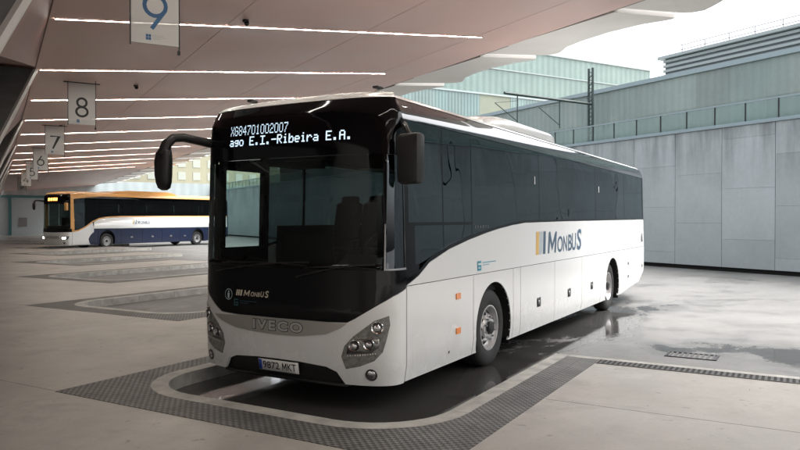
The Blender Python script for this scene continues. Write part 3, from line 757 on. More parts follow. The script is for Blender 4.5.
# ------------------------------------------------------------------ the orange, white and navy coach
def coach_far():
    body = Body(L=14.2, zs=1.10); U = body.U; sc = body.sc - .03
    root = empty('coach', (2.611 + .45, 7.136 + 42 - .2, 0), R(30))
    tag(root, 'coach with orange roof, white band and navy skirt, headlights lit, in a far bay', 'coach', 'coaches standing in the bays')
    full = lambda h: h + [(-x, z) for x, z in h[::-1]]
    patch(body, 'bumper', full([(sc, .27), (sc, 1.03), (0, 1.0)]), white, 0, .03, root)
    patch(body, 'front_mask', full([(sc, 1.22), (sc, 1.036), (0, 1.006)]), black_gloss, 0, .02, root)
    patch(body, 'windscreen', full([(sc - .08, 2.62), (sc - .08, 1.225), (0, 1.225)]), glass_ws, -.002, .006, root)
    patch(body, 'destination_header', full([(sc - .08, 3.15), (sc - .08, 2.625), (0, 2.625)]), black_gloss, 0, .03, root)
    b = bmesh.new(); 
    for k, x in enumerate((-.42, -.16, .10, .32)): patch(body, '', [(x - .09, 2.82), (x + .09, 2.82), (x + .09, 2.98), (x - .09, 2.98)], None, .006, .004, bm=b)
    obj('destination_display', b, led_or, root)
    b = bmesh.new()
    for sd in (1, -1): patch(body, '', [(sc - .075, 1.22), (sc, 1.22), (sc, 3.2), (sc - .075, 3.2)], None, 0, .05, bm=b, side=sd)
    obj('windscreen_pillar', b, orange, root)
    for sd in (1, -1):
        h = patch(body, 'headlight', [(.80, .60), (1.30, .62), (1.38, .80), (.95, .78)], lens_m, .008, .02, root, side=sd)
        b = bmesh.new(); patch(body, '', [(.90, .64), (1.16, .65), (1.18, .75), (.94, .74)], None, .014, .01, bm=b, side=sd)
        obj('lamp_bulb', b, lamp_on, h)
        patch(body, 'fog_light', [(1.0, .36), (1.14, .36), (1.14, .45), (1.0, .45)], lens_m, .008, .02, root, side=sd)
    patch(body, 'number_plate', [(-.26, .36), (.26, .36), (.26, .45), (-.26, .45)], plate_w, .012, .012, root)
    patch(body, 'grille', [(-.7, .66), (.7, .66), (.6, .80), (-.6, .80)], grille_m, .008, .01, root)
    flank_low(body, root, [navy], z0=.27, seam=1.20, wf=3.0, wr=10.9, joints=[2.0, 2.3, 3.75, 4.05, 5.8, 7.5, 9.2, 11.6, 12.9, body.L - .22])
    sw = [(body.A - .02, 1.06), (.9, 1.12), (1.4, 1.32), (1.9, 1.62), (2.4, 1.80), (3.0, 1.88), (4.0, 1.92), (body.L - .25, 1.96)]
    for side in (1, -1):
        b = bmesh.new()
        patch(body, '', [(U(body.A - .02), .27), (U(1.995), .27), (U(1.995), 1.27)] + [(U(u), z - .04) for u, z in sw[3::-1]], None, 0, .022, bm=b, side=side)
        patch(body, '', [(U(2.0), 1.206), (U(body.L - .22), 1.206)] + [(U(u), z - .04) for u, z in sw[:3:-1]] + [(U(2.0), 1.61)], None, 0, .022, bm=b, side=side)
        obj('belt_panel', b, white, root)
        patch(body, 'navy_swoop', [(U(1.995), .28), (U(1.995), 1.02), (U(1.75), .85), (U(1.6), .62), (U(1.65), .42), (U(1.78), .28)], navy, .004, .01, root, side=side)
        b = bmesh.new(); patch(body, '', [(U(u), z + .035) for u, z in sw] + [(U(u), z - .035) for u, z in sw[::-1]], None, .002, .02, bm=b, side=side)
        patch(body, '', [(sc + .003, 2.9), (U(1.6), 3.02), (U(2.6), 3.10), (U(body.L - .2), 3.10), (U(body.L - .2), 3.2), (sc - .1, 3.2)], None, 0, .02, bm=b, side=side)
        patch(body, '', [(sc + .003, 1.10), (U(.62), 1.13), (U(.58), 2.93), (sc + .003, 2.88)], None, .001, .02, bm=b, side=side)
        obj('orange_trim', b, orange, root)
        q = [(.65, 1.17), (.9, 1.16), (1.4, 1.36), (1.9, 1.66), (2.4, 1.84), (3.0, 1.92), (4.0, 1.96), (body.L - .35, 2.0), (body.L - .35, 3.09), (2.6, 3.09), (1.6, 3.0), (.62, 2.92)]
        js = [1.35, 3.9, 6.2, 8.6, 11.0]
        # driver window and five panes
        def clip(a, b_):
            lowp = [(u, z) for u, z in q[:8]]; up = [(u, z) for u, z in q[:7:-1]]
            def at(tab, u):
                for (x0, z0), (x1, z1) in zip(tab, tab[1:]):
                    if u <= x1: return z0 + (z1 - z0) * (u - x0) / (x1 - x0)
                return tab[-1][1]
            r = [(a, at(lowp, a))] + [p for p in lowp if a < p[0] < b_] + [(b_, at(lowp, b_)), (b_, at(up, b_))] + [p for p in up[::-1] if a < p[0] < b_] + [(a, at(up, a))]
            return [(U(u), z) for u, z in r]
        es = [.65] + js + [body.L - .35]
        for a, b_ in zip(es, es[1:]): patch(body, 'side_window', clip(a + .012, b_ - .012), (glass_side_far if a > 1 else glass_quarter) if side > 0 else glass_left, -.004, .006, root, side=side)
    obj('roof', roof_mesh(body), orange, root, 50)
    b = bmesh.new(); z = 1.1
    prism(b, [(3.6, 3.30), (4.1, 3.46), (5, 3.52), (8.3, 3.52), (9.0, 3.44), (9.2, 3.3)], -.95, .95, 0, lambda x, y, z: (x, z, y * 1.1))
    obj('air_conditioner', b, orange, root, 40)
    b = bmesh.new()
    e = body.end - .002; ru = U(body.L - .215)
    for sd in (1, -1): patch(body, '', [(ru, .5), (e, .5), (e, 3.2), (ru, 3.2)], None, 0, .02, bm=b, side=sd)
    obj('rear_panel', b, navy, root)
    b = bmesh.new(); bx(b, .25, 2.3, -1.2, 1.2, .30, 1.0); bx(b, 3.7, 10.2, -1.25, 1.25, .31, 1.0); bx(b, 11.7, 13.8, -1.2, 1.2, .4, 1.0); bx(b, 2.3, 3.7, -.8, .8, .4, 1.0); bx(b, 10.2, 11.7, -.7, .7, .4, 1.0)
    obj('underbody', b, under, root)
    interior(body, root, 13)
    for v, o_ in ((1.13, 1), (-1.13, -1)):
        wheel(root, 3.0, v, .51, .51, o_, 1); wheel(root, 10.9, v * .98, .51, .51, o_, -1)
    ear(root, z0=.25)
    b = bmesh.new(); box(b, (.05, -1.33, 2.72), (.14, .24, .48), None, 0, .04); m = obj('mirror', b, orange, root, 40)
    b = bmesh.new(); tube(b, [(.40, -1.2, 3.06), (.2, -1.25, 3.08), (.07, -1.31, 3.04), (.05, -1.33, 2.94)], .03, 8); obj('mirror_arm', b, black_mat, m, 40)
    f = lambda x, z: body.M(U(x), z, .004)
    b = bmesh.new()
    def bar(x0, x1, z0, z1, mi): b.faces.new([b.verts.new(f(a, z)) for a, z in ((x0, z0), (x1, z0), (x1 + .04, z1), (x0 + .04, z1))]).material_index = mi
    bar(5.0, 5.08, 1.45, 1.72, 0); bar(5.12, 5.18, 1.45, 1.72, 1); bar(5.22, 5.30, 1.45, 1.72, 2)
    mesh2d(b, join2d(fit2d(glyphM(.15), 5.38, 1.45, 5.62, 1.72), fit2d(text2d('ONBUS', 1, .02, .15), 5.66, 1.45, 6.45, 1.68)), f, 2)
    obj('side_lettering', b, [logo_gold, logo_pale, logo_blue], root)
    for u in (4.9, 6.65, 8.3, 9.6): patch(body, 'side_fitting', [(U(u - .09), .62), (U(u + .09), .62), (U(u + .09), .70), (U(u - .09), .70)], steel, .03, .03, root)
    # the driver behind the side glass
    p = person_driver((3.061, 6.936 + 42, 0)); 
    return root
glass_side_far = glassmat('tinted_glass_dark', (.5, .6, .6), .03, 1.3)
skin = mat('skin', (.42, .25, .18), .55); shirt = mat('shirt_grey', (.30, .29, .27), .85); hair_m = mat('hair_dark', (.02, .015, .012), .8); trousers = mat('trousers_dark', (.02, .022, .03), .85)
def skinned(name, verts, edges, radii, m, parent=None, rootv=0, sub=2):
    me = bpy.data.meshes.new(name); me.from_pydata(verts, edges, []); o = bpy.data.objects.new(name, me); COL.objects.link(o)
    sm = o.modifiers.new('s', 'SKIN'); sm.use_smooth_shade = True
    for i, r in enumerate(radii):
        d = me.skin_vertices[0].data[i]; d.radius = (r, r) if not isinstance(r, tuple) else r; d.use_root = (i == rootv)
    o.modifiers.new('u', 'SUBSURF').levels = sub; o.modifiers['u'].render_levels = sub
    dg = bpy.context.evaluated_depsgraph_get(); m2 = bpy.data.meshes.new_from_object(o.evaluated_get(dg))
    o.modifiers.clear(); o.data = m2; m2.materials.clear(); m2.materials.append(m)
    for p in m2.polygons: p.material_index = 0; p.use_smooth = True
    if parent: o.parent = parent
    return o
def person_driver(off):
    root = empty('person', off, R(30))
    tag(root, 'driver in a grey shirt, seated at the wheel of the orange-roofed coach', 'person')
    x0, y0, z0 = 1.32, -.72, 1.62
    # one continuous body: pelvis, spine, neck, head core, arms with hands forward, legs
    V = [(0, 0, 0), (.03, 0, .22), (.02, 0, .42), (0, 0, .54), (-.02, 0, .62),            # 0-4 spine to neck
         (0, .19, .46), (-.12, .25, .24), (-.34, .17, .20), (0, -.19, .46), (-.12, -.25, .24), (-.34, -.17, .20),
         (-.05, .10, 0), (-.42, .13, .04), (-.46, .13, -.38), (-.05, -.10, 0), (-.42, -.13, .04), (-.46, -.13, -.38), (-.58, .13, -.42), (-.58, -.13, -.42), (-.02, 0, .72), (-.03, 0, .80)]
    E_ = [(0, 1), (1, 2), (2, 3), (3, 4), (2, 5), (5, 6), (6, 7), (2, 8), (8, 9), (9, 10), (0, 11), (11, 12), (12, 13), (0, 14), (14, 15), (15, 16), (13, 17), (16, 18), (4, 19), (19, 20)]
    r_ = [.15, .14, .15, .08, .055, .075, .05, .035, .075, .05, .035, .10, .07, .05, .10, .07, .05, .045, .045, .095, .085]
    o = skinned('body', [(x0 + a, y0 + b, z0 + c) for a, b, c in V], E_, r_, shirt, root)
    o.data.materials.append(skin); o.data.materials.append(trousers)
    for p in o.data.polygons:
        c = p.center
        if c.z > z0 + .58 or c.x < x0 - .30 and c.z > z0 + .1: p.material_index = 1
        elif c.z < z0 + .06: p.material_index = 2
    b = bmesh.new(); bmesh.ops.create_uvsphere(b, u_segments=14, v_segments=10, radius=.105, matrix=Matrix.Translation((x0 + .01, y0, z0 + .79)) @ Matrix.Diagonal((1, .9, 1, 1)))
    for v in list(b.verts):
        if v.co.x < x0 - .05 and v.co.z < z0 + .80: b.verts.remove(v)
    obj('hair', b, hair_m, root, 60)
    b = bmesh.new()
    for sy in (-.032, .032): box(b, (x0 - .112, y0 + sy, z0 + .775), (.012, .022, .012))
    box(b, (x0 - .122, y0, z0 + .75), (.03, .02, .035)); box(b, (x0 - .108, y0, z0 + .715), (.012, .045, .010))
    obj('face_features', b, hair_m, root)
    for sy in (1, -1):
        for k in range(4):
            a = sy * (.17 - .02 + k * .013)
            skinned('finger', [(x0 - .34, y0 + a, z0 + .21), (x0 - .38, y0 + a, z0 + .215), (x0 - .40, y0 + a, z0 + .19)], [(0, 1), (1, 2)], [.012, .010, .008], skin, root, 0, 1)
        skinned('thumb', [(x0 - .33, y0 + sy * .14, z0 + .21), (x0 - .36, y0 + sy * .115, z0 + .22)], [(0, 1)], [.013, .01], skin, root, 0, 1)
    return root
coach_far()

# ================================================================== the setting
ORG = Vector((2.611, 7.136)); BD = Vector((math.cos(R(30)), math.sin(R(30)))); ND = Vector((.5, -math.cos(R(30))))
BAY = 8.40
def bayxy(k, u, v):
    p = ORG + Vector((0, BAY * k)) + BD * u + ND * v
    return p.x, p.y

# ---- ground materials (real stains and standing water, nothing painted for light)
def ground_mat(name, base, kind):
    m = bpy.data.materials.new(name); m.use_nodes = True; n = m.node_tree.nodes; l = m.node_tree.links; p = n['Principled BSDF']
    tc = n.new('ShaderNodeTexCoord'); geo = n.new('ShaderNodeNewGeometry')
    def noise(sc, det=6, rough=.55, dist=0, stretch=None):
        t = n.new('ShaderNodeTexNoise'); t.inputs['Scale'].default_value = sc; t.inputs['Detail'].default_value = det; t.inputs['Roughness'].default_value = rough; t.inputs['Distortion'].default_value = dist
        src = geo.outputs['Position']
        if stretch:
            mp = n.new('ShaderNodeMapping'); mp.vector_type = 'TEXTURE'; mp.inputs['Rotation'].default_value = (0, 0, R(stretch[0])); mp.inputs['Scale'].default_value = stretch[1]
            l.new(src, mp.inputs[0]); src = mp.outputs[0]
        l.new(src, t.inputs['Vector']); return t.outputs[0]
    def mr(x, a, b, c, d, cl=True):
        r = n.new('ShaderNodeMapRange'); r.clamp = cl; l.new(x, r.inputs[0])
        for i, v in enumerate((a, b, c, d)): r.inputs[i + 1].default_value = v
        return r.outputs[0]
    def ma(op, a, b=None):
        r = n.new('ShaderNodeMath'); r.operation = op
        for i, v in enumerate((a, b)):
            if v is None: continue
            if isinstance(v, (int, float)): r.inputs[i].default_value = v
            else: l.new(v, r.inputs[i])
        return r.outputs[0]
    def mulc(c, f):
        mx = n.new('ShaderNodeMix'); mx.data_type = 'RGBA'; mx.blend_type = 'MULTIPLY'; mx.inputs[0].default_value = 1
        if isinstance(c, tuple): mx.inputs[6].default_value = c
        else: l.new(c, mx.inputs[6])
        l.new(f, mx.inputs[7]); return mx.outputs[2]
    n1 = noise(.35, 5); n2 = noise(2.2, 8, .65); n3 = noise(45, 4, .7)
    c = mulc(base + (1,), mr(n1, .3, .7, .86, 1.12)); c = mulc(c, mr(n2, .3, .7, .90, 1.08)); c = mulc(c, mr(n3, .25, .75, .93, 1.07))
    if kind == 'platform':
        st = noise(1.1, 8, .7, .6); c = mulc(c, mr(st, .54, .72, 1, .70)); sk = noise(.5, 7, .66, .8, (30, (3.5, 1, 1))); c = mulc(c, mr(sk, .35, .66, 1.06, .88))
        sp = noise(9, 3, .5); c = mulc(c, mr(sp, .68, .74, 1, .55))
        # saw-cut joints
        sep = n.new('ShaderNodeSeparateXYZ'); l.new(geo.outputs['Position'], sep.inputs[0])
        rg = mr(noise(1.0, 6, .6), .3, .7, .34, .52)
        l.new(rg, p.inputs['Roughness'])
        l.new(c, p.inputs['Base Color'])
        hh = n3
    else:
        # wet: water standing in the nearest bay plus scattered puddles on the apron
        sep = n.new('ShaderNodeSeparateXYZ'); l.new(geo.outputs['Position'], sep.inputs[0])
        X, Y = sep.outputs[0], sep.outputs[1]
        dx = ma('SUBTRACT', X, ORG.x); dy = ma('SUBTRACT', Y, ORG.y)
        u = ma('ADD', ma('MULTIPLY', dx, BD.x), ma('MULTIPLY', dy, BD.y)); v = ma('ADD', ma('MULTIPLY', dx, ND.x), ma('MULTIPLY', dy, ND.y))
        big = noise(.55, 6, .62, .5, (-30, (3.2, 1, 1))); edge = noise(.8, 9, .68, .6, (30, (1.6, 1, 1)))
        inb = ma('MINIMUM', mr(ma('ABSOLUTE', ma('SUBTRACT', v, .2)), 1.5, 2.6, 1, 0), mr(u, 12.5, 9.5, 0, 1))
        ramp = mr(u, 2.0, 4.0, 0, .16)    # patchier further back
        w0 = ma('ADD', ma('MULTIPLY', inb, .24), ma('ADD', ma('MULTIPLY', big, .62), .10)); w0 = ma('ADD', w0, ma('MULTIPLY', inb, mr(u, .5, 4.0, .22, 0))); w1 = ma('ADD', w0, ma('MULTIPLY', ma('SUBTRACT', edge, .5), .70))
        # a broad wet patch on the right, beyond the kerb
        cx, cy = bayxy(0, 5.6, 6.3)
        ex = ma('SUBTRACT', u, 5.4); ey = ma('SUBTRACT', v, 6.2)
        rr = ma('SQRT', ma('ADD', ma('POWER', ma('MULTIPLY', ex, .75), 2.0), ma('POWER', ma('MULTIPLY', ey, .36), 2.0)))
        w1 = ma('ADD', w1, mr(rr, .3, 1.5, .22, 0))
        damp = mr(w1, .40, .58, 0, 1); pud = mr(w1, .585, .63, 0, 1)
        dk = ma('SUBTRACT', 1.0, ma('MULTIPLY', damp, .30)); dk = ma('SUBTRACT', dk, ma('MULTIPLY', pud, .34))
        oil = mr(noise(.9, 6, .6), .55, .75, 1, .60); c = mulc(c, oil)
        c = mulc(c, dk); l.new(c, p.inputs['Base Color'])
        rg = ma('SUBTRACT', ma('SUBTRACT', .62, ma('MULTIPLY', damp, .30)), ma('MULTIPLY', pud, mr(noise(3.0, 6, .7), .35, .65, .29, .21)))
        l.new(rg, p.inputs['Roughness'])
        hh = ma('MULTIPLY', n3, ma('SUBTRACT', 1.0, pud))
    b = n.new('ShaderNodeBump'); b.inputs['Strength'].default_value = .35; b.inputs['Distance'].default_value = .004
    l.new(hh, b.inputs['Height']); l.new(b.outputs[0], p.inputs['Normal'])
    return m
road_m = ground_mat('apron_concrete', (.160, .157, .150), 'road')
plat_m = ground_mat('platform_concrete', (.38, .358, .322), 'platform')
kerb_m = mat('kerb_stone', (.38, .37, .34), .6, noise=.25, nscale=5, bump=.3, bscale=60)

def tactile_mat():
    m = bpy.data.materials.new('tactile_tiles'); m.use_nodes = True; n = m.node_tree.nodes; l = m.node_tree.links; p = n['Principled BSDF']
    tc = n.new('ShaderNodeTexCoord'); sep = n.new('ShaderNodeSeparateXYZ'); l.new(tc.outputs['Object'], sep.inputs[0])
    def s(o_, k):
        a = n.new('ShaderNodeMath'); a.operation = 'MULTIPLY'; l.new(o_, a.inputs[0]); a.inputs[1].default_value = k
        b = n.new('ShaderNodeMath'); b.operation = 'SINE'; l.new(a.outputs[0], b.inputs[0]); return b.outputs[0]
    k = 2 * math.pi / .075
    a = n.new('ShaderNodeMath'); a.operation = 'MULTIPLY'; l.new(s(sep.outputs[0], k), a.inputs[0]); l.new(s(sep.outputs[1], k), a.inputs[1])
    r = n.new('ShaderNodeMapRange'); l.new(a.outputs[0], r.inputs[0]); r.inputs[1].default_value = -.35; r.inputs[2].default_value = .35
    cr = n.new('ShaderNodeMix'); cr.data_type = 'RGBA'; l.new(r.outputs[0], cr.inputs[0]); cr.inputs[6].default_value = (.055, .054, .050, 1); cr.inputs[7].default_value = (.16, .155, .145, 1)
    def seam(o_):
        a_ = n.new('ShaderNodeMath'); a_.operation = 'ABSOLUTE'; l.new(s(o_, math.pi / .3), a_.inputs[0])
        b_ = n.new('ShaderNodeMapRange'); l.new(a_.outputs[0], b_.inputs[0]); b_.inputs[1].default_value = .02; b_.inputs[2].default_value = .07; b_.inputs[3].default_value = .45; b_.inputs[4].default_value = 1; return b_.outputs[0]
    sm = n.new('ShaderNodeMath'); sm.operation = 'MULTIPLY'; l.new(seam(sep.outputs[0]), sm.inputs[0]); l.new(seam(sep.outputs[1]), sm.inputs[1])
    ns = n.new('ShaderNodeTexNoise'); ns.inputs['Scale'].default_value = 3; ns.inputs['Detail'].default_value = 7; l.new(tc.outputs['Object'], ns.inputs['Vector'])
    rr = n.new('ShaderNodeMapRange'); l.new(ns.outputs[0], rr.inputs[0]); rr.inputs[1].default_value = .3; rr.inputs[2].default_value = .7; rr.inputs[3].default_value = .65; rr.inputs[4].default_value = 1.3
    mx = n.new('ShaderNodeMix'); mx.data_type = 'RGBA'; mx.blend_type = 'MULTIPLY'; mx.inputs[0].default_value = 1; l.new(cr.outputs[2], mx.inputs[6]); q_ = n.new('ShaderNodeMath'); q_.operation = 'MULTIPLY'; l.new(rr.outputs[0], q_.inputs[0]); l.new(sm.outputs[0], q_.inputs[1]); l.new(q_.outputs[0], mx.inputs[7]); l.new(mx.outputs[2], p.inputs['Base Color'])
    b = n.new('ShaderNodeBump'); b.inputs['Strength'].default_value = 1; b.inputs['Distance'].default_value = .006; l.new(r.outputs[0], b.inputs['Height']); l.new(b.outputs[0], p.inputs['Normal'])
    p.inputs['Roughness'].default_value = .55
    return m
tact_m = tactile_mat()

bm = bmesh.new(); vs = [bm.verts.new(v) for v in ((-300, -300, 0), (400, -300, 0), (400, 400, 0), (-300, 400, 0))]; bm.faces.new(vs)
tag(obj('ground', bm, road_m), kind='structure')

# ---- platform with its sawtooth bays
VL, VR, UF, UE = -1.38, 2.02, -.72, 3.30      # slot sides, head, finger end
def slot(off, r0=.80, n=10):
    """slot outline from the left finger end round the head to the right finger end, pushed outwards by off"""
    vl, vr, uf, r = VL - off, VR + off, UF - off, r0 + off
    out = [(UE + 4.2, vl)]
    for i in range(n + 1):
        a = math.pi / 2 * i / n; out.append((uf + r - r * math.sin(a), vl + r - r * math.cos(a)))
    for i in range(n + 1):
        a = math.pi / 2 * i / n; out.append((uf + r - r * math.cos(a), vr - r + r * math.sin(a)))
    out.append((UE, vr)); return out
KS = list(range(9, -4, -1))
poly = []
for k in KS: poly += [bayxy(k, u, v) for u, v in slot(.0)]
x_end, y_end = bayxy(KS[-1], UE, VR)
top_x, top_y = poly[0]
poly = [(-40, 96), (top_x, 96)] + poly + [(x_end, -60), (-40, -60)]
bm = bmesh.new()
from mathutils.geometry import tessellate_polygon
tv = [bm.verts.new((x, y, .15)) for x, y in poly]; lv = [bm.verts.new((x, y, -.05)) for x, y in poly]
for t in tessellate_polygon([[Vector((x, y, 0)) for x, y in poly]]): 
    try: bm.faces.new([tv[i] for i in t])
    except ValueError: pass
for i in range(len(poly)): bm.faces.new((tv[i], tv[(i + 1) % len(poly)], lv[(i + 1) % len(poly)], lv[i]))
for f_ in bm.faces:
    f_.normal_update()
    if abs(f_.normal.z) > .5 and f_.normal.z < 0: f_.normal_flip()
tag(obj('platform', bm, plat_m), kind='structure')
def ribbon(bm, a, b, z0, z1, closed=False, gap=0):
    """strip between polylines a and b"""
    for i in range(len(a) - 1):
        q = [a[i], a[i + 1], b[i + 1], b[i]]
        lo = [bm.verts.new((x, y, z0)) for x, y in q]; hi = [bm.verts.new((x, y, z1)) for x, y in q]
        bm.faces.new(hi); bm.faces.new(lo[::-1])
        for j in range(4): bm.faces.new((lo[j], lo[(j + 1) % 4], hi[(j + 1) % 4], hi[j]))
def resample(p, step):
    out = [p[0]]
    for a, b in zip(p, p[1:]):
        L = math.hypot(b[0] - a[0], b[1] - a[1]); n = max(1, round(L / step))
        for i in range(1, n + 1): out.append((a[0] + (b[0] - a[0]) * i / n, a[1] + (b[1] - a[1]) * i / n))
    return out
for k in range(8, -4, -1):
    # kerb: real stones with joints
    bm = bmesh.new()
    inn, outl = slot(-.012), slot(.17)
    endk_i = [(UE, VR + .0), (UE, VR + 3.9 - .12)]; 
    def seg(pi, po, step):
        for i in range(len(pi) - 1):
            (ax, ay), (bx_, by_) = pi[i], pi[i + 1]; (cx, cy), (dx, dy) = po[i], po[i + 1]
            L = math.hypot(bx_ - ax, by_ - ay); n = max(1, round(L / step))
            for j in range(n):
                t0, t1 = j / n, (j + 1) / n
                g = .004 / max(L, .01) if n > 1 or L > .5 else 0
                t0 += g; t1 -= g
                A1 = (ax + (bx_ - ax) * t0, ay + (by_ - ay) * t0); A2 = (ax + (bx_ - ax) * t1, ay + (by_ - ay) * t1)
                C1 = (cx + (dx - cx) * t0, cy + (dy - cy) * t0); C2 = (cx + (dx - cx) * t1, cy + (dy - cy) * t1)
                ribbon(bm, [bayxy(k, *A1), bayxy(k, *A2)], [bayxy(k, *C1), bayxy(k, *C2)], .002, .155)
    seg(inn, outl, 1.0)
    seg([(UE + .012, VR + .174), (UE + .012, VR + 3.70)], [(UE - .12, VR + .174), (UE - .12, VR + 3.70)], 1.0)
    bmesh.ops.recalc_face_normals(bm, faces=bm.faces)
    tag(obj('kerb', bm, kerb_m), kind='structure')
    # tactile tiles round the slot: head strip, side strips; local frame aligned to the bay
    root_xy = ORG + Vector((0, BAY * k))
    bm = bmesh.new()
    hi = .1545
    def quad(u0, u1, v0, v1):
        z = hi; b0 = .1502
        bx(bm, u0, u1, -v1, -v0, b0, z)
    a = slot(.172)
    vl, vr = VL - .50, VR + .60
    ua = UF - .60
    outer = [(UE + 4.2, vl), (ua, vl), (ua, vr), (UE - .125, vr)]
    pl = a + outer[::-1]
    # polygon between kerb outline and the outer square
    prism(bm, [(u, -v) for u, v in ([(UE + 4.2, VL - .172)] + a[1:-1] + [(UE - .125, VR + .172)] + [(UE - .125, vr), (ua, vr), (ua, vl), (UE + 4.2, vl)])], .1502, hi)
    o = obj('tactile_paving', bm, tact_m); o.location = (root_xy.x, root_xy.y, 0); o.rotation_euler = (0, 0, R(30)); tag(o, kind='structure')

grat_m = mat('grating_iron', (.085, .083, .08), .6, .3); under_g = mat('channel_pit', (.02, .02, .02), .9)
for k, lab in ((0, 'narrow slotted drain channel along the platform end right of the large white coach'), (1, 'narrow slotted drain channel along the platform end hidden left of the large white coach')):
    p_ = bayxy(k, 0, 0); d_ = empty('drain_channel', (p_[0], p_[1], .15), R(30)); tag(d_, lab, 'drain')
    y0_, y1_ = -(VR + 3.30), -(VR + .61)
    bm = bmesh.new(); bx(bm, UE - .35, UE - .13, y0_, y1_, .0004, .0030); obj('channel', bm, under_g, d_)
    bm = bmesh.new(); bx(bm, UE - .36, UE - .345, y0_, y1_, .0005, .0075); bx(bm, UE - .135, UE - .126, y0_, y1_, .0005, .0075)
    n_ = 44
    for i in range(n_):
        a_ = y0_ + (y1_ - y0_) * i / n_; bx(bm, UE - .344, UE - .136, a_, a_ + .030, .0031, .0070)
    obj('grating', bm, grat_m, d_)
# storm drain grate beyond the right-hand kerb
drain = empty('drain_grate', (*bayxy(0, 4.85, 3.5), 0), R(30)); tag(drain, 'slotted dark metal drain grate set in the wet apron just beyond the platform end', 'drain')
bm = bmesh.new(); 
for y0, y1 in ((-.34, -.31), (.31, .34)): bx(bm, -.2, .2, y0, y1, .001, .012)
for x0, x1 in ((-.2, -.17), (.17, .2)): bx(bm, x0, x1, -.31, .31, .001, .0115)
obj('frame', bm, dkmetal, drain)
bm = bmesh.new()
for i in range(9): y = -.28 + i * .07; bx(bm, -.17, .17, y - .014, y + .014, .001, .010)
obj('grating', bm, grat_m, drain)

# ---- canopy
def cz(x): return 4.913 + .0945 * x
soff_m = mat('soffit_panel', (.60, .42, .37), .42, noise=.05, nscale=.7, rvar=.08)
fas_m = mat('white_soffit', (.62, .60, .57), .5, noise=.05, nscale=1)
red_m = mat('dark_red_panel', (.15, .055, .04), .5, noise=.12, nscale=2)
conc_m = mat('grey_fold_panel', (.16, .17, .165), .7, noise=.12, nscale=4)
CY0, CY1 = -9.0, 86.0
can = empty('canopy', (0, 0, 0)); tag(can, 'broad sloping station canopy with pinkish soffit over the platform and bays', 'canopy')
bm = bmesh.new()
xs = [.71, 3.4, 6.05, 8.62, 10.05]
ys = [CY0 + 16.8 * i for i in range(8)] + [CY1]
for i in range(len(xs) - 1):
    for a, b_ in zip(ys, ys[1:]):
        g = .006
        x0, x1 = xs[i] + (g if i else 0), xs[i + 1] - g
        def f(x, y, z): return (x, y, cz(x) + z)
        prism(bm, [(x0, a + g), (x1, a + g), (x1, b_ - g), (x0, b_ - g)], 0, .03, 0, f)
obj('soffit', bm, soff_m, can)
bm = bmesh.new(); prism(bm, [(.72, CY0), (10.2, CY0), (10.2, CY1), (.72, CY1)], .034, .40, 0, lambda x, y, z: (x, y, cz(x) + z)); obj('roof_deck', bm, dkmetal, can)
bm = bmesh.new()
y = 13.62 - 4.2 * 14
poly = []
tooth = [(12.0, 0), (12.20, -.10), (12.28, -.28), (12.15, -.55), (11.85, -1.05), (11.68, -1.7), (11.58, -2.6), (11.70, -3.45), (11.95, -3.85), (12.05, -4.0)]
yy = 13.62 + 4.2 * 17
k = 0
for k in range(17, -6, -1):
    yb = 13.62 + 4.2 * k
    p = [(10.12, yb - .03)] + [(x, yb + dy - .03) for x, dy in tooth[:1] + tooth[1:]] + [(11.6, yb - 4.13), (10.12, yb - 4.17)]
    p = [(10.12, yb - .03)] + [(x, yb + dy - .03) for x, dy in tooth[:-1]] + [(11.98, yb - 4.0), (11.9, yb - 4.12), (10.12, yb - 4.17)]
    # the tooth dips a little towards its near end so its end face reads as a step
    f = lambda x, y, z, yb=yb: (x, y, cz(x) + z + .07 * ((y - yb) / 4.2) + .05)
    prism(bm, p, 0, .10, 0, f)
obj('scalloped_edge', bm, fas_m, can)
bm = bmesh.new(); prism(bm, [(10.06, CY0), (10.11, CY0), (10.11, CY1), (10.06, CY1)], .02, .4, 0, lambda x, y, z: (x, y, cz(x) + z)); obj('shadow_gap', bm, dkmetal, can)
# folded plates on the left
r0 = 16.0 - BAY
for k in range(-4, 9):
    bm = bmesh.new(); bg_ = bmesh.new(); be = bmesh.new()
    yk = r0 + BAY * k + 0
    C0 = Vector((.71, yk, cz(.71))); C1 = Vector((.71, yk + BAY, cz(.71)))
    E0 = C0 + Vector((-.75, -1.55, -1.83)); H0 = C0 + Vector((-8, 0, 0)); H1 = C1 + Vector((-8, 0, 0)); E0b = C0 + Vector((-8, -1.55, -1.83))
    def tri(b_, pts, n=Vector((0, 0, .05))):
        a = [b_.verts.new(p) for p in pts]; c = [b_.verts.new(p + n) for p in pts]
        b_.faces.new(a); b_.faces.new(c[::-1])
        for i in range(len(pts)): b_.faces.new((a[i], c[i], c[(i + 1) % len(pts)], a[(i + 1) % len(pts)]))
    tri(bg_, [C0, E0, E0b, H0]); tri(bm, [C0 + Vector((-.005, .01, 0)), C1, H1, E0 + Vector((0, .05, 0))])
    tube(be, [C0 + Vector((0, -.02, -.01)), E0 + Vector((0, -.02, -.01))], .05, 6)
    obj('folded_soffit', bm, red_m, can); obj('folded_side', bg_, conc_m, can); obj('edge_trim', be, fas_m, can)
# unseen concourse front left of the view, closed to darken the left and reflections
bm = bmesh.new(); bx(bm, -9.4, -9.0, CY0, CY1, .15, 9); o = tag(obj('concourse_wall', bm, mat('concourse_wall', (.22, .205, .19), .4, noise=.1)), 'long dark unseen concourse wall closing the left side of the bus hall', 'wall')
bm = bmesh.new(); bx(bm, -9.0, .7, 3.0, CY1, 9.0, 9.2); o = obj('unseen_roof', bm, red_m, can)  # unseen roof, left open near the camera so daylight falls on the left

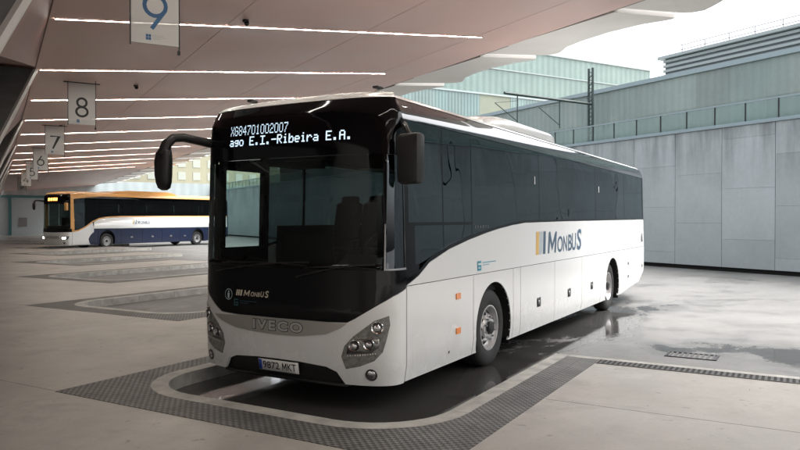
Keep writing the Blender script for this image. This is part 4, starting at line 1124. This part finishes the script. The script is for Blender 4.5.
# strip lights
ORD = ['nearest', 'second', 'third', 'fourth', 'fifth', 'sixth', 'seventh', 'eighth', 'ninth', 'tenth', 'eleventh']
strip_m = mat('strip_lamp', (1, 1, 1), .4, emit=(1, .95, .86), estr=28)
trim_m = mat('strip_trim', (.30, .20, .18), .5)
for k in range(-5, 12):
    y = 16.0 + 4.2 * (k - 2)
    x0, x1 = .80, 8.78
    r_ = empty('strip_light', (x0, y, cz(x0)))
    if 1 <= k <= 11:
        lab = {1: 'thin warm strip light in the soffit running behind the 9 sign', 2: 'thin warm strip light in the soffit, unbroken, between the 9 and 8 signs',
               3: 'thin warm strip light crossing behind the upper part of the 8 sign', 4: 'thin warm strip light crossing behind the lower part of the 8 sign', 11: 'farthest and shortest-looking of the thin warm soffit strip lights'}.get(k, 'thin warm soffit strip light, %s beyond the one behind the 9 sign' % ORD[k - 2])
    else: lab = 'warm soffit strip light on the near side of the 9 sign, %s one' % ORD[-k]
    tag(r_, lab, 'strip light', 'strip lights recessed in the soffit')
    bm = bmesh.new(); L = x1 - x0
    bm2 = bmesh.new(); f = lambda x, y, z: (x, y, z + .0945 * x)
    prism(bm, [(0, -.015), (L, -.015), (L, .015), (0, .015)], -.014, -.004, 0, f); obj('diffuser', bm, strip_m, r_)
    prism(bm2, [(-.02, -.036), (L + .02, -.036), (L + .02, -.0155), (-.02, -.0155)], -.016, -.002, 0, f); prism(bm2, [(-.02, .0155), (L + .02, .0155), (L + .02, .036), (-.02, .036)], -.016, -.002, 0, f)
    obj('trim', bm2, trim_m, r_)

# small dark domes on the soffit
dome = None
for i, (x, y, lab) in enumerate(((3.6, 11.35, 'small dark camera dome on the soffit right of the 9 sign'), (2.95, 17.9, 'small dark camera dome on the soffit above the coach roof corner'), (1.9, 26.0, 'small dark camera dome on the soffit beyond the 8 sign'))):
    if dome is None:
        dome = empty('camera_dome'); bm = bmesh.new(); tube(bm, [(0, 0, 0), (0, 0, -.05)], .07, 16); obj('mount', bm, dkmetal, dome, 40)
        bm = bmesh.new(); bmesh.ops.create_uvsphere(bm, u_segments=14, v_segments=8, radius=.06, matrix=Matrix.Translation((.02, 0, -.07))); obj('lens', bm, black_gloss, dome, 60); d = dome
    else:
        d = dome.copy(); COL.objects.link(d)
        for c in dome.children: e_ = c.copy(); COL.objects.link(e_); e_.parent = d
    d.location = (x, y, cz(x) - .002); d.scale = (.75, .75, .75); tag(d, lab, 'camera', 'camera domes on the soffit')

# hanging bay signs
sign_m = glassmat('sign_acrylic', (.9, .9, .88), .5, 1.45, .25, base=(.50, .50, .48), base_amt=.97)
sign_blue = mat('sign_blue', (.012, .085, .20), .5)
def arc(cx, cy, rx, ry, a0, a1, n=18): return [(cx + rx * math.cos(R(a0 + (a1 - a0) * i / n)), cy + ry * math.sin(R(a0 + (a1 - a0) * i / n))) for i in range(n + 1)]
DIG = {'9': [arc(.5, .68, .30, .30, 0, 360), [(.78, .57), (.40, .0)]], '8': [arc(.5, .25, .28, .25, 0, 360), arc(.5, .74, .23, .23, 0, 360)],
       '7': [[(.18, .97), (.80, .97), (.36, 0)]], '6': [arc(.5, .32, .30, .30, 0, 360), [(.22, .43), (.60, 1.0)]],
       '5': [[(.75, .97), (.36, .97), (.30, .58)] + arc(.48, .31, .30, .30, 125, -140)], '4': [[(.66, 0), (.66, .98), (.14, .26), (.86, .26)]],
       '3': [arc(.46, .73, .24, .24, 150, -80), arc(.46, .27, .28, .27, 80, -150)]}
def stroke(bm, pts, wd, f):
    pts = [Vector(p) for p in pts]; L_ = []; R_ = []
    for i, p in enumerate(pts):
        closed = (pts[0] - pts[-1]).length < 1e-6
        a = pts[i - 1] if i else (pts[-2] if closed else pts[0]); b = pts[i + 1] if i < len(pts) - 1 else (pts[1] if closed else pts[-1])
        t = (b - a).normalized(); nrm = Vector((-t.y, t.x))
        s = wd / 2
        if 0 < i < len(pts) - 1:
            t1 = (p - a).normalized(); c = abs(t1.dot(t)); s = s / max(c, .45)
        L_.append(bm.verts.new(f(*(p + nrm * s)))); R_.append(bm.verts.new(f(*(p - nrm * s))))
    for i in range(len(pts) - 1): bm.faces.new((R_[i], R_[i + 1], L_[i + 1], L_[i]))
for k, dg_ in zip(range(0, 7), '9876543'):
    y = 8.95 + 8.42 * k; x0, x1 = 1.42, 1.98; zb, zt = 4.09, 5.02
    s_ = empty('bay_sign', (x0, y, 0)); W = x1 - x0
    tag(s_, 'hanging white bay sign with the %s figure %s under the soffit' % ('blue' if dg_ == '9' else 'black', dg_), 'sign', 'numbered bay signs hung from the soffit')
    bm = bmesh.new(); bx(bm, 0, W, -.012, .012, zb, zt); obj('panel', bm, sign_m, s_)
    bm = bmesh.new(); bx(bm, -.014, -.001, -.016, .016, zb - .03, cz(x0) ); bx(bm, W + .001, W + .014, -.016, .016, zb - .05, cz(x1)); bx(bm, -.10, W + .10, -.02, .02, zt + .002, zt + .022)
    bx(bm, W - .012, W + .018, -.02, .02, zb - .10, zb - .052)
    obj('hanger', bm, dkmetal, s_)
    bm = bmesh.new()
    for st in DIG[dg_]: stroke(bm, st, .115, lambda a, b_, q=st: (W / 2 + (a - .5) * .42, -.0135 - .0006 * DIG[dg_].index(q), zb + .185 + b_ * .42))
    obj('digit', bm, sign_blue if dg_ == '9' else ink, s_)
    bm = bmesh.new(); 
    for i in range(2):
        for j in range(2): bx(bm, .17 + i * .032, .198 + i * .032, -.0140, -.0125, zb + .045 + j * .036, zb + .077 + j * .036)
    obj('emblem', bm, sign_blue, s_)
    bm = bmesh.new(); 
    for j, ln in enumerate((.13, .16, .10)): bx(bm, .25, .25 + ln, -.0138, -.0125, zb + .10 - j * .02, zb + .107 - j * .02)
    obj('small_print', bm, steel, s_)

# ================================================================== walls and buildings beyond the apron
def wall_mat(name, col, streak=.35, ribs=0, rough=.6, tone=True, tint2=None):
    m = bpy.data.materials.new(name); m.use_nodes = True; n = m.node_tree.nodes; l = m.node_tree.links; p = n['Principled BSDF']
    geo = n.new('ShaderNodeNewGeometry')
    def noise(sc, vec, det=6):
        mp = n.new('ShaderNodeMapping'); mp.inputs['Scale'].default_value = vec; l.new(geo.outputs['Position'], mp.inputs[0])
        t = n.new('ShaderNodeTexNoise'); t.inputs['Scale'].default_value = sc; t.inputs['Detail'].default_value = det; t.inputs['Roughness'].default_value = .6
        l.new(mp.outputs[0], t.inputs['Vector']); return t.outputs[0]
    def mr(x, a, b, c, d):
        r = n.new('ShaderNodeMapRange'); l.new(x, r.inputs[0])
        for i, v in enumerate((a, b, c, d)): r.inputs[i + 1].default_value = v
        return r.outputs[0]
    def mul(a, b):
        mx = n.new('ShaderNodeMix'); mx.data_type = 'RGBA'; mx.blend_type = 'MULTIPLY'; mx.inputs[0].default_value = 1
        if isinstance(a, tuple): mx.inputs[6].default_value = a
        else: l.new(a, mx.inputs[6])
        l.new(b, mx.inputs[7]); return mx.outputs[2]
    c = tuple(col) + (1,)
    if tint2:
        mx = n.new('ShaderNodeMix'); mx.data_type = 'RGBA'; l.new(mr(noise(.35, (1, 1, .08), 3), .35, .65, 0, 1), mx.inputs[0])
        mx.inputs[6].default_value = c; mx.inputs[7].default_value = tuple(tint2) + (1,); c = mx.outputs[2]
    c = mul(c, mr(noise(.5, (1, 1, 1)), .3, .7, .90, 1.08)); c = mul(c, mr(noise(6, (1, 1, 1)), .3, .7, .96, 1.04))
    if streak:
        # run-off streaks that start at the top of the wall
        s_ = noise(1.6, (1, 1, .12), 8); sep = n.new('ShaderNodeSeparateXYZ'); l.new(geo.outputs['Position'], sep.inputs[0])
        hgt = mr(sep.outputs[2], 2.9, 5.2, 0, 1)
        a = n.new('ShaderNodeMath'); a.operation = 'MULTIPLY'; l.new(mr(s_, .42, .62, 0, 1), a.inputs[0]); l.new(hgt, a.inputs[1])
        c = mul(c, mr(a.outputs[0], 0, 1, 1, 1 - streak))
    if tone:
        at = n.new('ShaderNodeAttribute'); at.attribute_name = 'tone'; c = mul(c, at.outputs['Fac'])
    if ribs:
        sep2 = n.new('ShaderNodeSeparateXYZ'); l.new(geo.outputs['Position'], sep2.inputs[0])
        ad = n.new('ShaderNodeMath'); ad.operation = 'ADD'; l.new(sep2.outputs[0], ad.inputs[0]); l.new(sep2.outputs[1], ad.inputs[1])
        k = n.new('ShaderNodeMath'); k.operation = 'MULTIPLY'; l.new(ad.outputs[0], k.inputs[0]); k.inputs[1].default_value = 2 * math.pi / ribs
        sn = n.new('ShaderNodeMath'); sn.operation = 'SINE'; l.new(k.outputs[0], sn.inputs[0])
        b = n.new('ShaderNodeBump'); b.inputs['Strength'].default_value = 1; b.inputs['Distance'].default_value = .02; l.new(mr(sn.outputs[0], -1, 1, 0, 1), b.inputs['Height']); l.new(b.outputs[0], p.inputs['Normal'])
        c = mul(c, mr(sn.outputs[0], -1, 1, 1.03, .95))
    l.new(c, p.inputs['Base Color']); p.inputs['Roughness'].default_value = rough
    return m
def tone_attr(o, lo=.9, hi=1.06, per=6, seed=3):
    rnd = random.Random(seed); me = o.data; a = me.attributes.new('tone', 'FLOAT', 'FACE'); v = 1
    for i in range(len(me.polygons)):
        if i % per == 0: v = rnd.uniform(lo, hi)
        a.data[i].value = v
panel_m = wall_mat('precast_panel', (.375, .42, .43), .42)
chan_m = wall_mat('channel_glass', (.19, .25, .24), 0, ribs=.36, rough=.35, tint2=(.24, .29, .27))
mint_m = wall_mat('mint_channel_glass', (.19, .255, .245), 0, ribs=.30, rough=.35, tint2=(.155, .235, .235))
mint2_m = wall_mat('mint_pale_glass', (.185, .255, .235), 0, ribs=.62, rough=.3)
cream_m = wall_mat('cream_panel', (.22, .245, .19), 0, tone=False)
trim_w = mat('pale_metal_trim', (.36, .41, .41), .4)
blue_trim = mat('blue_grey_trim', (.27, .34, .37), .4)

# retaining wall: staggered precast panels, each its own slab with open joints
WX = 23.45
rw = empty('retaining_wall', (WX, 0, 0)); tag(rw, 'long high retaining wall of pale staggered concrete panels behind the apron', 'wall')
bm = bmesh.new(); pat = [[(0, .59), (.59, 2.40), (2.40, 4.21), (4.21, 5.34)], [(0, 1.2), (1.2, 3.07), (3.07, 4.90), (4.90, 5.34)], [(0, 1.79), (1.79, 3.67), (3.67, 5.34)], [(0, .63), (.63, 2.43), (2.43, 4.07), (4.07, 5.34)]]
y0 = 14.55; Wd = 2.07
for j in range(-24, 37):
    ya = y0 + Wd * (j - 1); rows_ = pat[j % 4]
    for a, b_ in rows_:
        za, zb = max(a, .16), b_
        bx(bm, 0, .16, ya + .010, ya + Wd - .010, za + .003, zb - .003)
o = obj('panel', bm, panel_m, rw); tone_attr(o, .90, 1.06)
bm = bmesh.new(); bx(bm, .10, .5, -36, 88, .0, 5.30); obj('backing', bm, under, rw)
bm = bmesh.new(); bx(bm, -.06, .45, -36, 88, 5.345, 5.45); obj('coping', bm, blue_trim, rw)
# deck behind the wall
bm = bmesh.new(); bx(bm, WX + .5, WX + 60, -36, 140, 5.0, 5.28); tag(obj('upper_deck', bm, kerb_m), kind='structure')
# glass railing on the wall
gr = empty('glass_railing', (WX + .2, 0, 5.45)); tag(gr, 'greenish glass railing with slim posts along the top of the retaining wall', 'railing')
rg_m = glassmat('railing_glass', (.80, .92, .90), .80, 1.5, .05, base=(.25, .36, .35), base_amt=.30)
bm = bmesh.new(); bx(bm, -.008, .008, -36, 88, .05, .72); obj('glass_panel', bm, rg_m, gr)
bm = bmesh.new(); bx(bm, -.04, .04, -36, 88, .722, .775); bx(bm, -.03, .03, -36, 88, .0, .048); obj('top_rail', bm, blue_trim, gr)
post0 = None
for j in range(-26, 56):
    if post0 is None: bm = bmesh.new(); bx(bm, -.035, -.009, -.02, .02, .049, .72); post0 = obj('post', bm, dkmetal, gr); p_ = post0
    else: p_ = post0.copy(); COL.objects.link(p_)
    p_.location = (0, 14.55 + 1.25 * j, 0)
# long channel-glass facade behind the railing
fb = empty('station_building', (27, 0, 0)); tag(fb, 'long grey-green channel glass building above the retaining wall, with stepped roof', 'building')
bm = bmesh.new()
for j in range(-14, 34): bx(bm, 0, .3, -36 + 0 + (j + 14) * 1.66, -36 + (j + 14) * 1.66 + 1.655, 5.28, 6.9); bx(bm, 0.004, .3, -36 + (j + 14) * 1.66, -36 + (j + 14) * 1.66 + 1.655, 6.905, 8.42)
o = obj('glazed_wall', bm, chan_m, fb); tone_attr(o, .86, 1.10, 6, 5)
bm = bmesh.new(); bx(bm, -.12, .5, -36, 44, 8.425, 8.62); obj('eaves', bm, blue_trim, fb)
bm = bmesh.new(); prism(bm, [(.5, 8.45), (6, 9.62), (6, 9.4), (.5, 8.2)], -36, 43.9, 0, lambda x, y, z: (x, z, y)); obj('roof', bm, mat('pale_roof', (.25, .28, .28), .5, noise=.08, nscale=2), fb)
bm = bmesh.new()
for j in range(7): bx(bm, .5 + j * .8, .56 + j * .8, -36, 43.9, 8.47 + j * .17 + .03, 8.54 + j * .17 + .03)
obj('roof_rib', bm, steel, fb)
bm = bmesh.new(); bx(bm, 6.02, 14, -36, 27, 9.2, 11.0); obj('upper_storey', bm, mat('louvre_dark', (.17, .20, .21), .5), fb)
bm = bmesh.new()
for j in range(5): bx(bm, 5.90, 6.015, -36, 27.05, 9.72 + j * .27, 9.86 + j * .27)
obj('louvre', bm, trim_w, fb)
bm = bmesh.new(); bx(bm, 5.7, 14.2, -36, 27.3, 11.0, 11.16); obj('upper_roof', bm, trim_w, fb)
bm = bmesh.new()
for z in (11.75, 12.02): bx(bm, 7.47, 7.51, -36, 27.2, z, z + .045)
for j in range(43): bx(bm, 7.47, 7.51, -36 + j * 1.5, -36 + j * 1.5 + .04, 11.16, 12.02)
obj('roof_railing', bm, steel, fb)
# mint glass block closing the view beyond
mb = empty('glass_block', (24, 45, 0)); tag(mb, 'large pale mint glass building closing the view between canopy and long facade', 'building')
bm = bmesh.new()
for j in range(22):
    x = j * 1.55
    if 9.2 < x < 11.5: continue
    bx(bm, x, x + 1.545, 0, .4, 5.28, 11.85)
o = obj('lower_glazing', bm, mint_m, mb); tone_attr(o, .88, 1.08, 6, 8)
bm = bmesh.new(); bx(bm, 9.30, 12.40 - .006, .02, .4, 5.28, 11.85); obj('cream_bay', bm, cream_m, mb)
bm = bmesh.new(); bx(bm, -2, 36, -.06, .3, 11.86, 11.99); bx(bm, -2, 36, -.03, .3, 14.0, 14.07); bx(bm, -2, 29, -.03, .3, 15.75, 15.85); obj('trim', bm, trim_w, mb)
bm = bmesh.new(); bx(bm, -2, 36, .05, .4, 11.995, 13.995); o = obj('middle_glazing', bm, mint2_m, mb); tone_attr(o, 1, 1)
bm = bmesh.new(); bx(bm, -2, 29, .08, .4, 14.075, 15.745); o = obj('upper_glazing', bm, mint2_m, mb); tone_attr(o, 1.05, 1.05)
bm = bmesh.new(); bx(bm, 0, 36, .5, 20, 5.28, 13.9); obj('core', bm, mint2_m, mb)
# overhead line mast with its bracket arm
mx, my = 25.6, 25.4
ma_ = empty('overhead_line_mast', (mx, my, 5.28)); tag(ma_, 'dark green lattice mast with a long horizontal bracket arm above the railing', 'mast')
grn = mat('mast_green', (.012, .03, .027), .6)
bm = bmesh.new()
for dy in (-.13, .13): bx(bm, -.05, .05, dy - .035, dy + .035, 0, 4.15)
for j in range(20): box(bm, (0, 0, .15 + j * .2), (.03, .22, .03), Matrix.Rotation(R(35 if j % 2 else -35), 3, 'X'))
obj('mast', bm, grn, ma_)
bm = bmesh.new(); tube(bm, [(0, 0, 2.38), (-5.5, -.1, 2.42)], .07, 6); tube(bm, [(0, 0, 2.7), (-2.4, 0, 2.42)], .02, 5); obj('bracket_arm', bm, grn, ma_)
bm = bmesh.new()
for t in (.38, .86):
    a = Vector((-5.5 * t, -.1 * t, 2.38)); tube(bm, [a, a + Vector((0, 0, -1.35))], .028, 5); tube(bm, [a + Vector((0, 0, -1.2)), a + Vector((-1.3, 0, -.45))], .02, 5); tube(bm, [a + Vector((-1.3, 0, -.45)), a + Vector((0, 0, -.25))], .012, 5)
obj('dropper', bm, grn, ma_)
# end wall of the hall with gates
ew = empty('end_wall', (0, 88, 0)); tag(ew, 'pale ribbed wall and teal-framed gates closing the far end of the hall', 'wall')
ew_m = wall_mat('ribbed_end_panel', (.46, .52, .52), 0, ribs=1.1, rough=.5, tone=False)
gate_m = mat('gate_slats', (.60, .67, .68), .5); teal_m = mat('teal_frame', (.08, .22, .23), .5)
bm = bmesh.new(); bx(bm, -60, WX + 2, 0, .3, 4.6, 6.35); bx(bm, 8, WX + 2, 0.002, .3, 0, 4.59); obj('upper_panel', bm, ew_m, ew)
bm = bmesh.new()
for j in range(14): bx(bm, -60, 7.9, .1, .16, .05 + j * .32, .05 + j * .32 + .27)
bx(bm, -60, 7.9, .17, .25, 0, 4.58); obj('gate_panel', bm, gate_m, ew)
bm = bmesh.new()
for j in range(10): bx(bm, 1.2 + (j - 8) * 5.95, 1.5 + (j - 8) * 5.95, -.12, .099, 0, 4.59)
bx(bm, -60, 7.9, -.10, .098, 4.30, 4.58); obj('gate_frame', bm, teal_m, ew)
bm = bmesh.new(); bx(bm, 2.2, 3.0, .04, .09, 1.1, 2.1); bx(bm, -3.4, -2.9, .04, .09, 1.2, 2.2); obj('notice', bm, steel, ew)
# yellowish apartment block beyond
ab = empty('apartment_block', (14, 118, 0)); tag(ab, 'pale yellow apartment block with rows of windows seen far beyond the hall end', 'building')
yel = mat('yellow_render', (.33, .32, .23), .8, noise=.06)
bm = bmesh.new(); bx(bm, -4, 46, 0, 14, 0, 22); obj('wall', bm, yel, ab)
win = None
for i in range(14):
    for j in range(7):
        if win is None:
            bm = bmesh.new(); bx(bm, 0, 1.2, -.06, -.01, 0, 1.3); win = obj('window', bm, mat('far_window', (.40, .43, .38), .3), ab); q = win
        else: q = win.copy(); COL.objects.link(q)
        q.location = (-2.4 + i * 2.4, 0, 4.2 + j * 2.1)
for i in range(13):
    pass

# saw-cut joints in the platform surface, square to the bays
joint_m = mat('joint_sealant', (.10, .095, .085), .8)
def cut(k, u, v0, v1):
    bm = bmesh.new(); bx(bm, -.003, .003, -v1, -v0, .1502, .1510)
    p = bayxy(k, 0, 0); o = obj('pavement_joint', bm, joint_m); o.location = (p[0] + BD.x * u, p[1] + BD.y * u, 0); o.rotation_euler = (0, 0, R(30)); tag(o, kind='structure')
for k in range(0, 3):
    cut(k, .95, VR + .62, VR + 3.75); cut(k, UF - .58, VL - 4.6, VL - .53)

# cigarette ends and small litter on the platform (too many and too small to count as objects)
rnd = random.Random(11); bm = bmesh.new()
for i in range(46):
    x, y = rnd.uniform(-6, 7), rnd.uniform(2.5, 12)
    if i < 14: x, y = rnd.uniform(2.5, 8), rnd.uniform(1.0, 5.5)
    d = Vector((x, y)) - ORG; u, v = d.dot(BD), d.dot(ND)
    if (VL - .6 < v < VR + .7 and u > UF - .7) or u > UE - .4: continue
    r_ = rnd.uniform(.003, .006)
    box(bm, (x, y, .151 + r_ * .4), (r_ * rnd.uniform(1, 3), r_, r_ * .8), Matrix.Rotation(rnd.uniform(0, 3.1), 3, 'Z'))
tag(obj('litter', bm, rubber), kind='stuff')
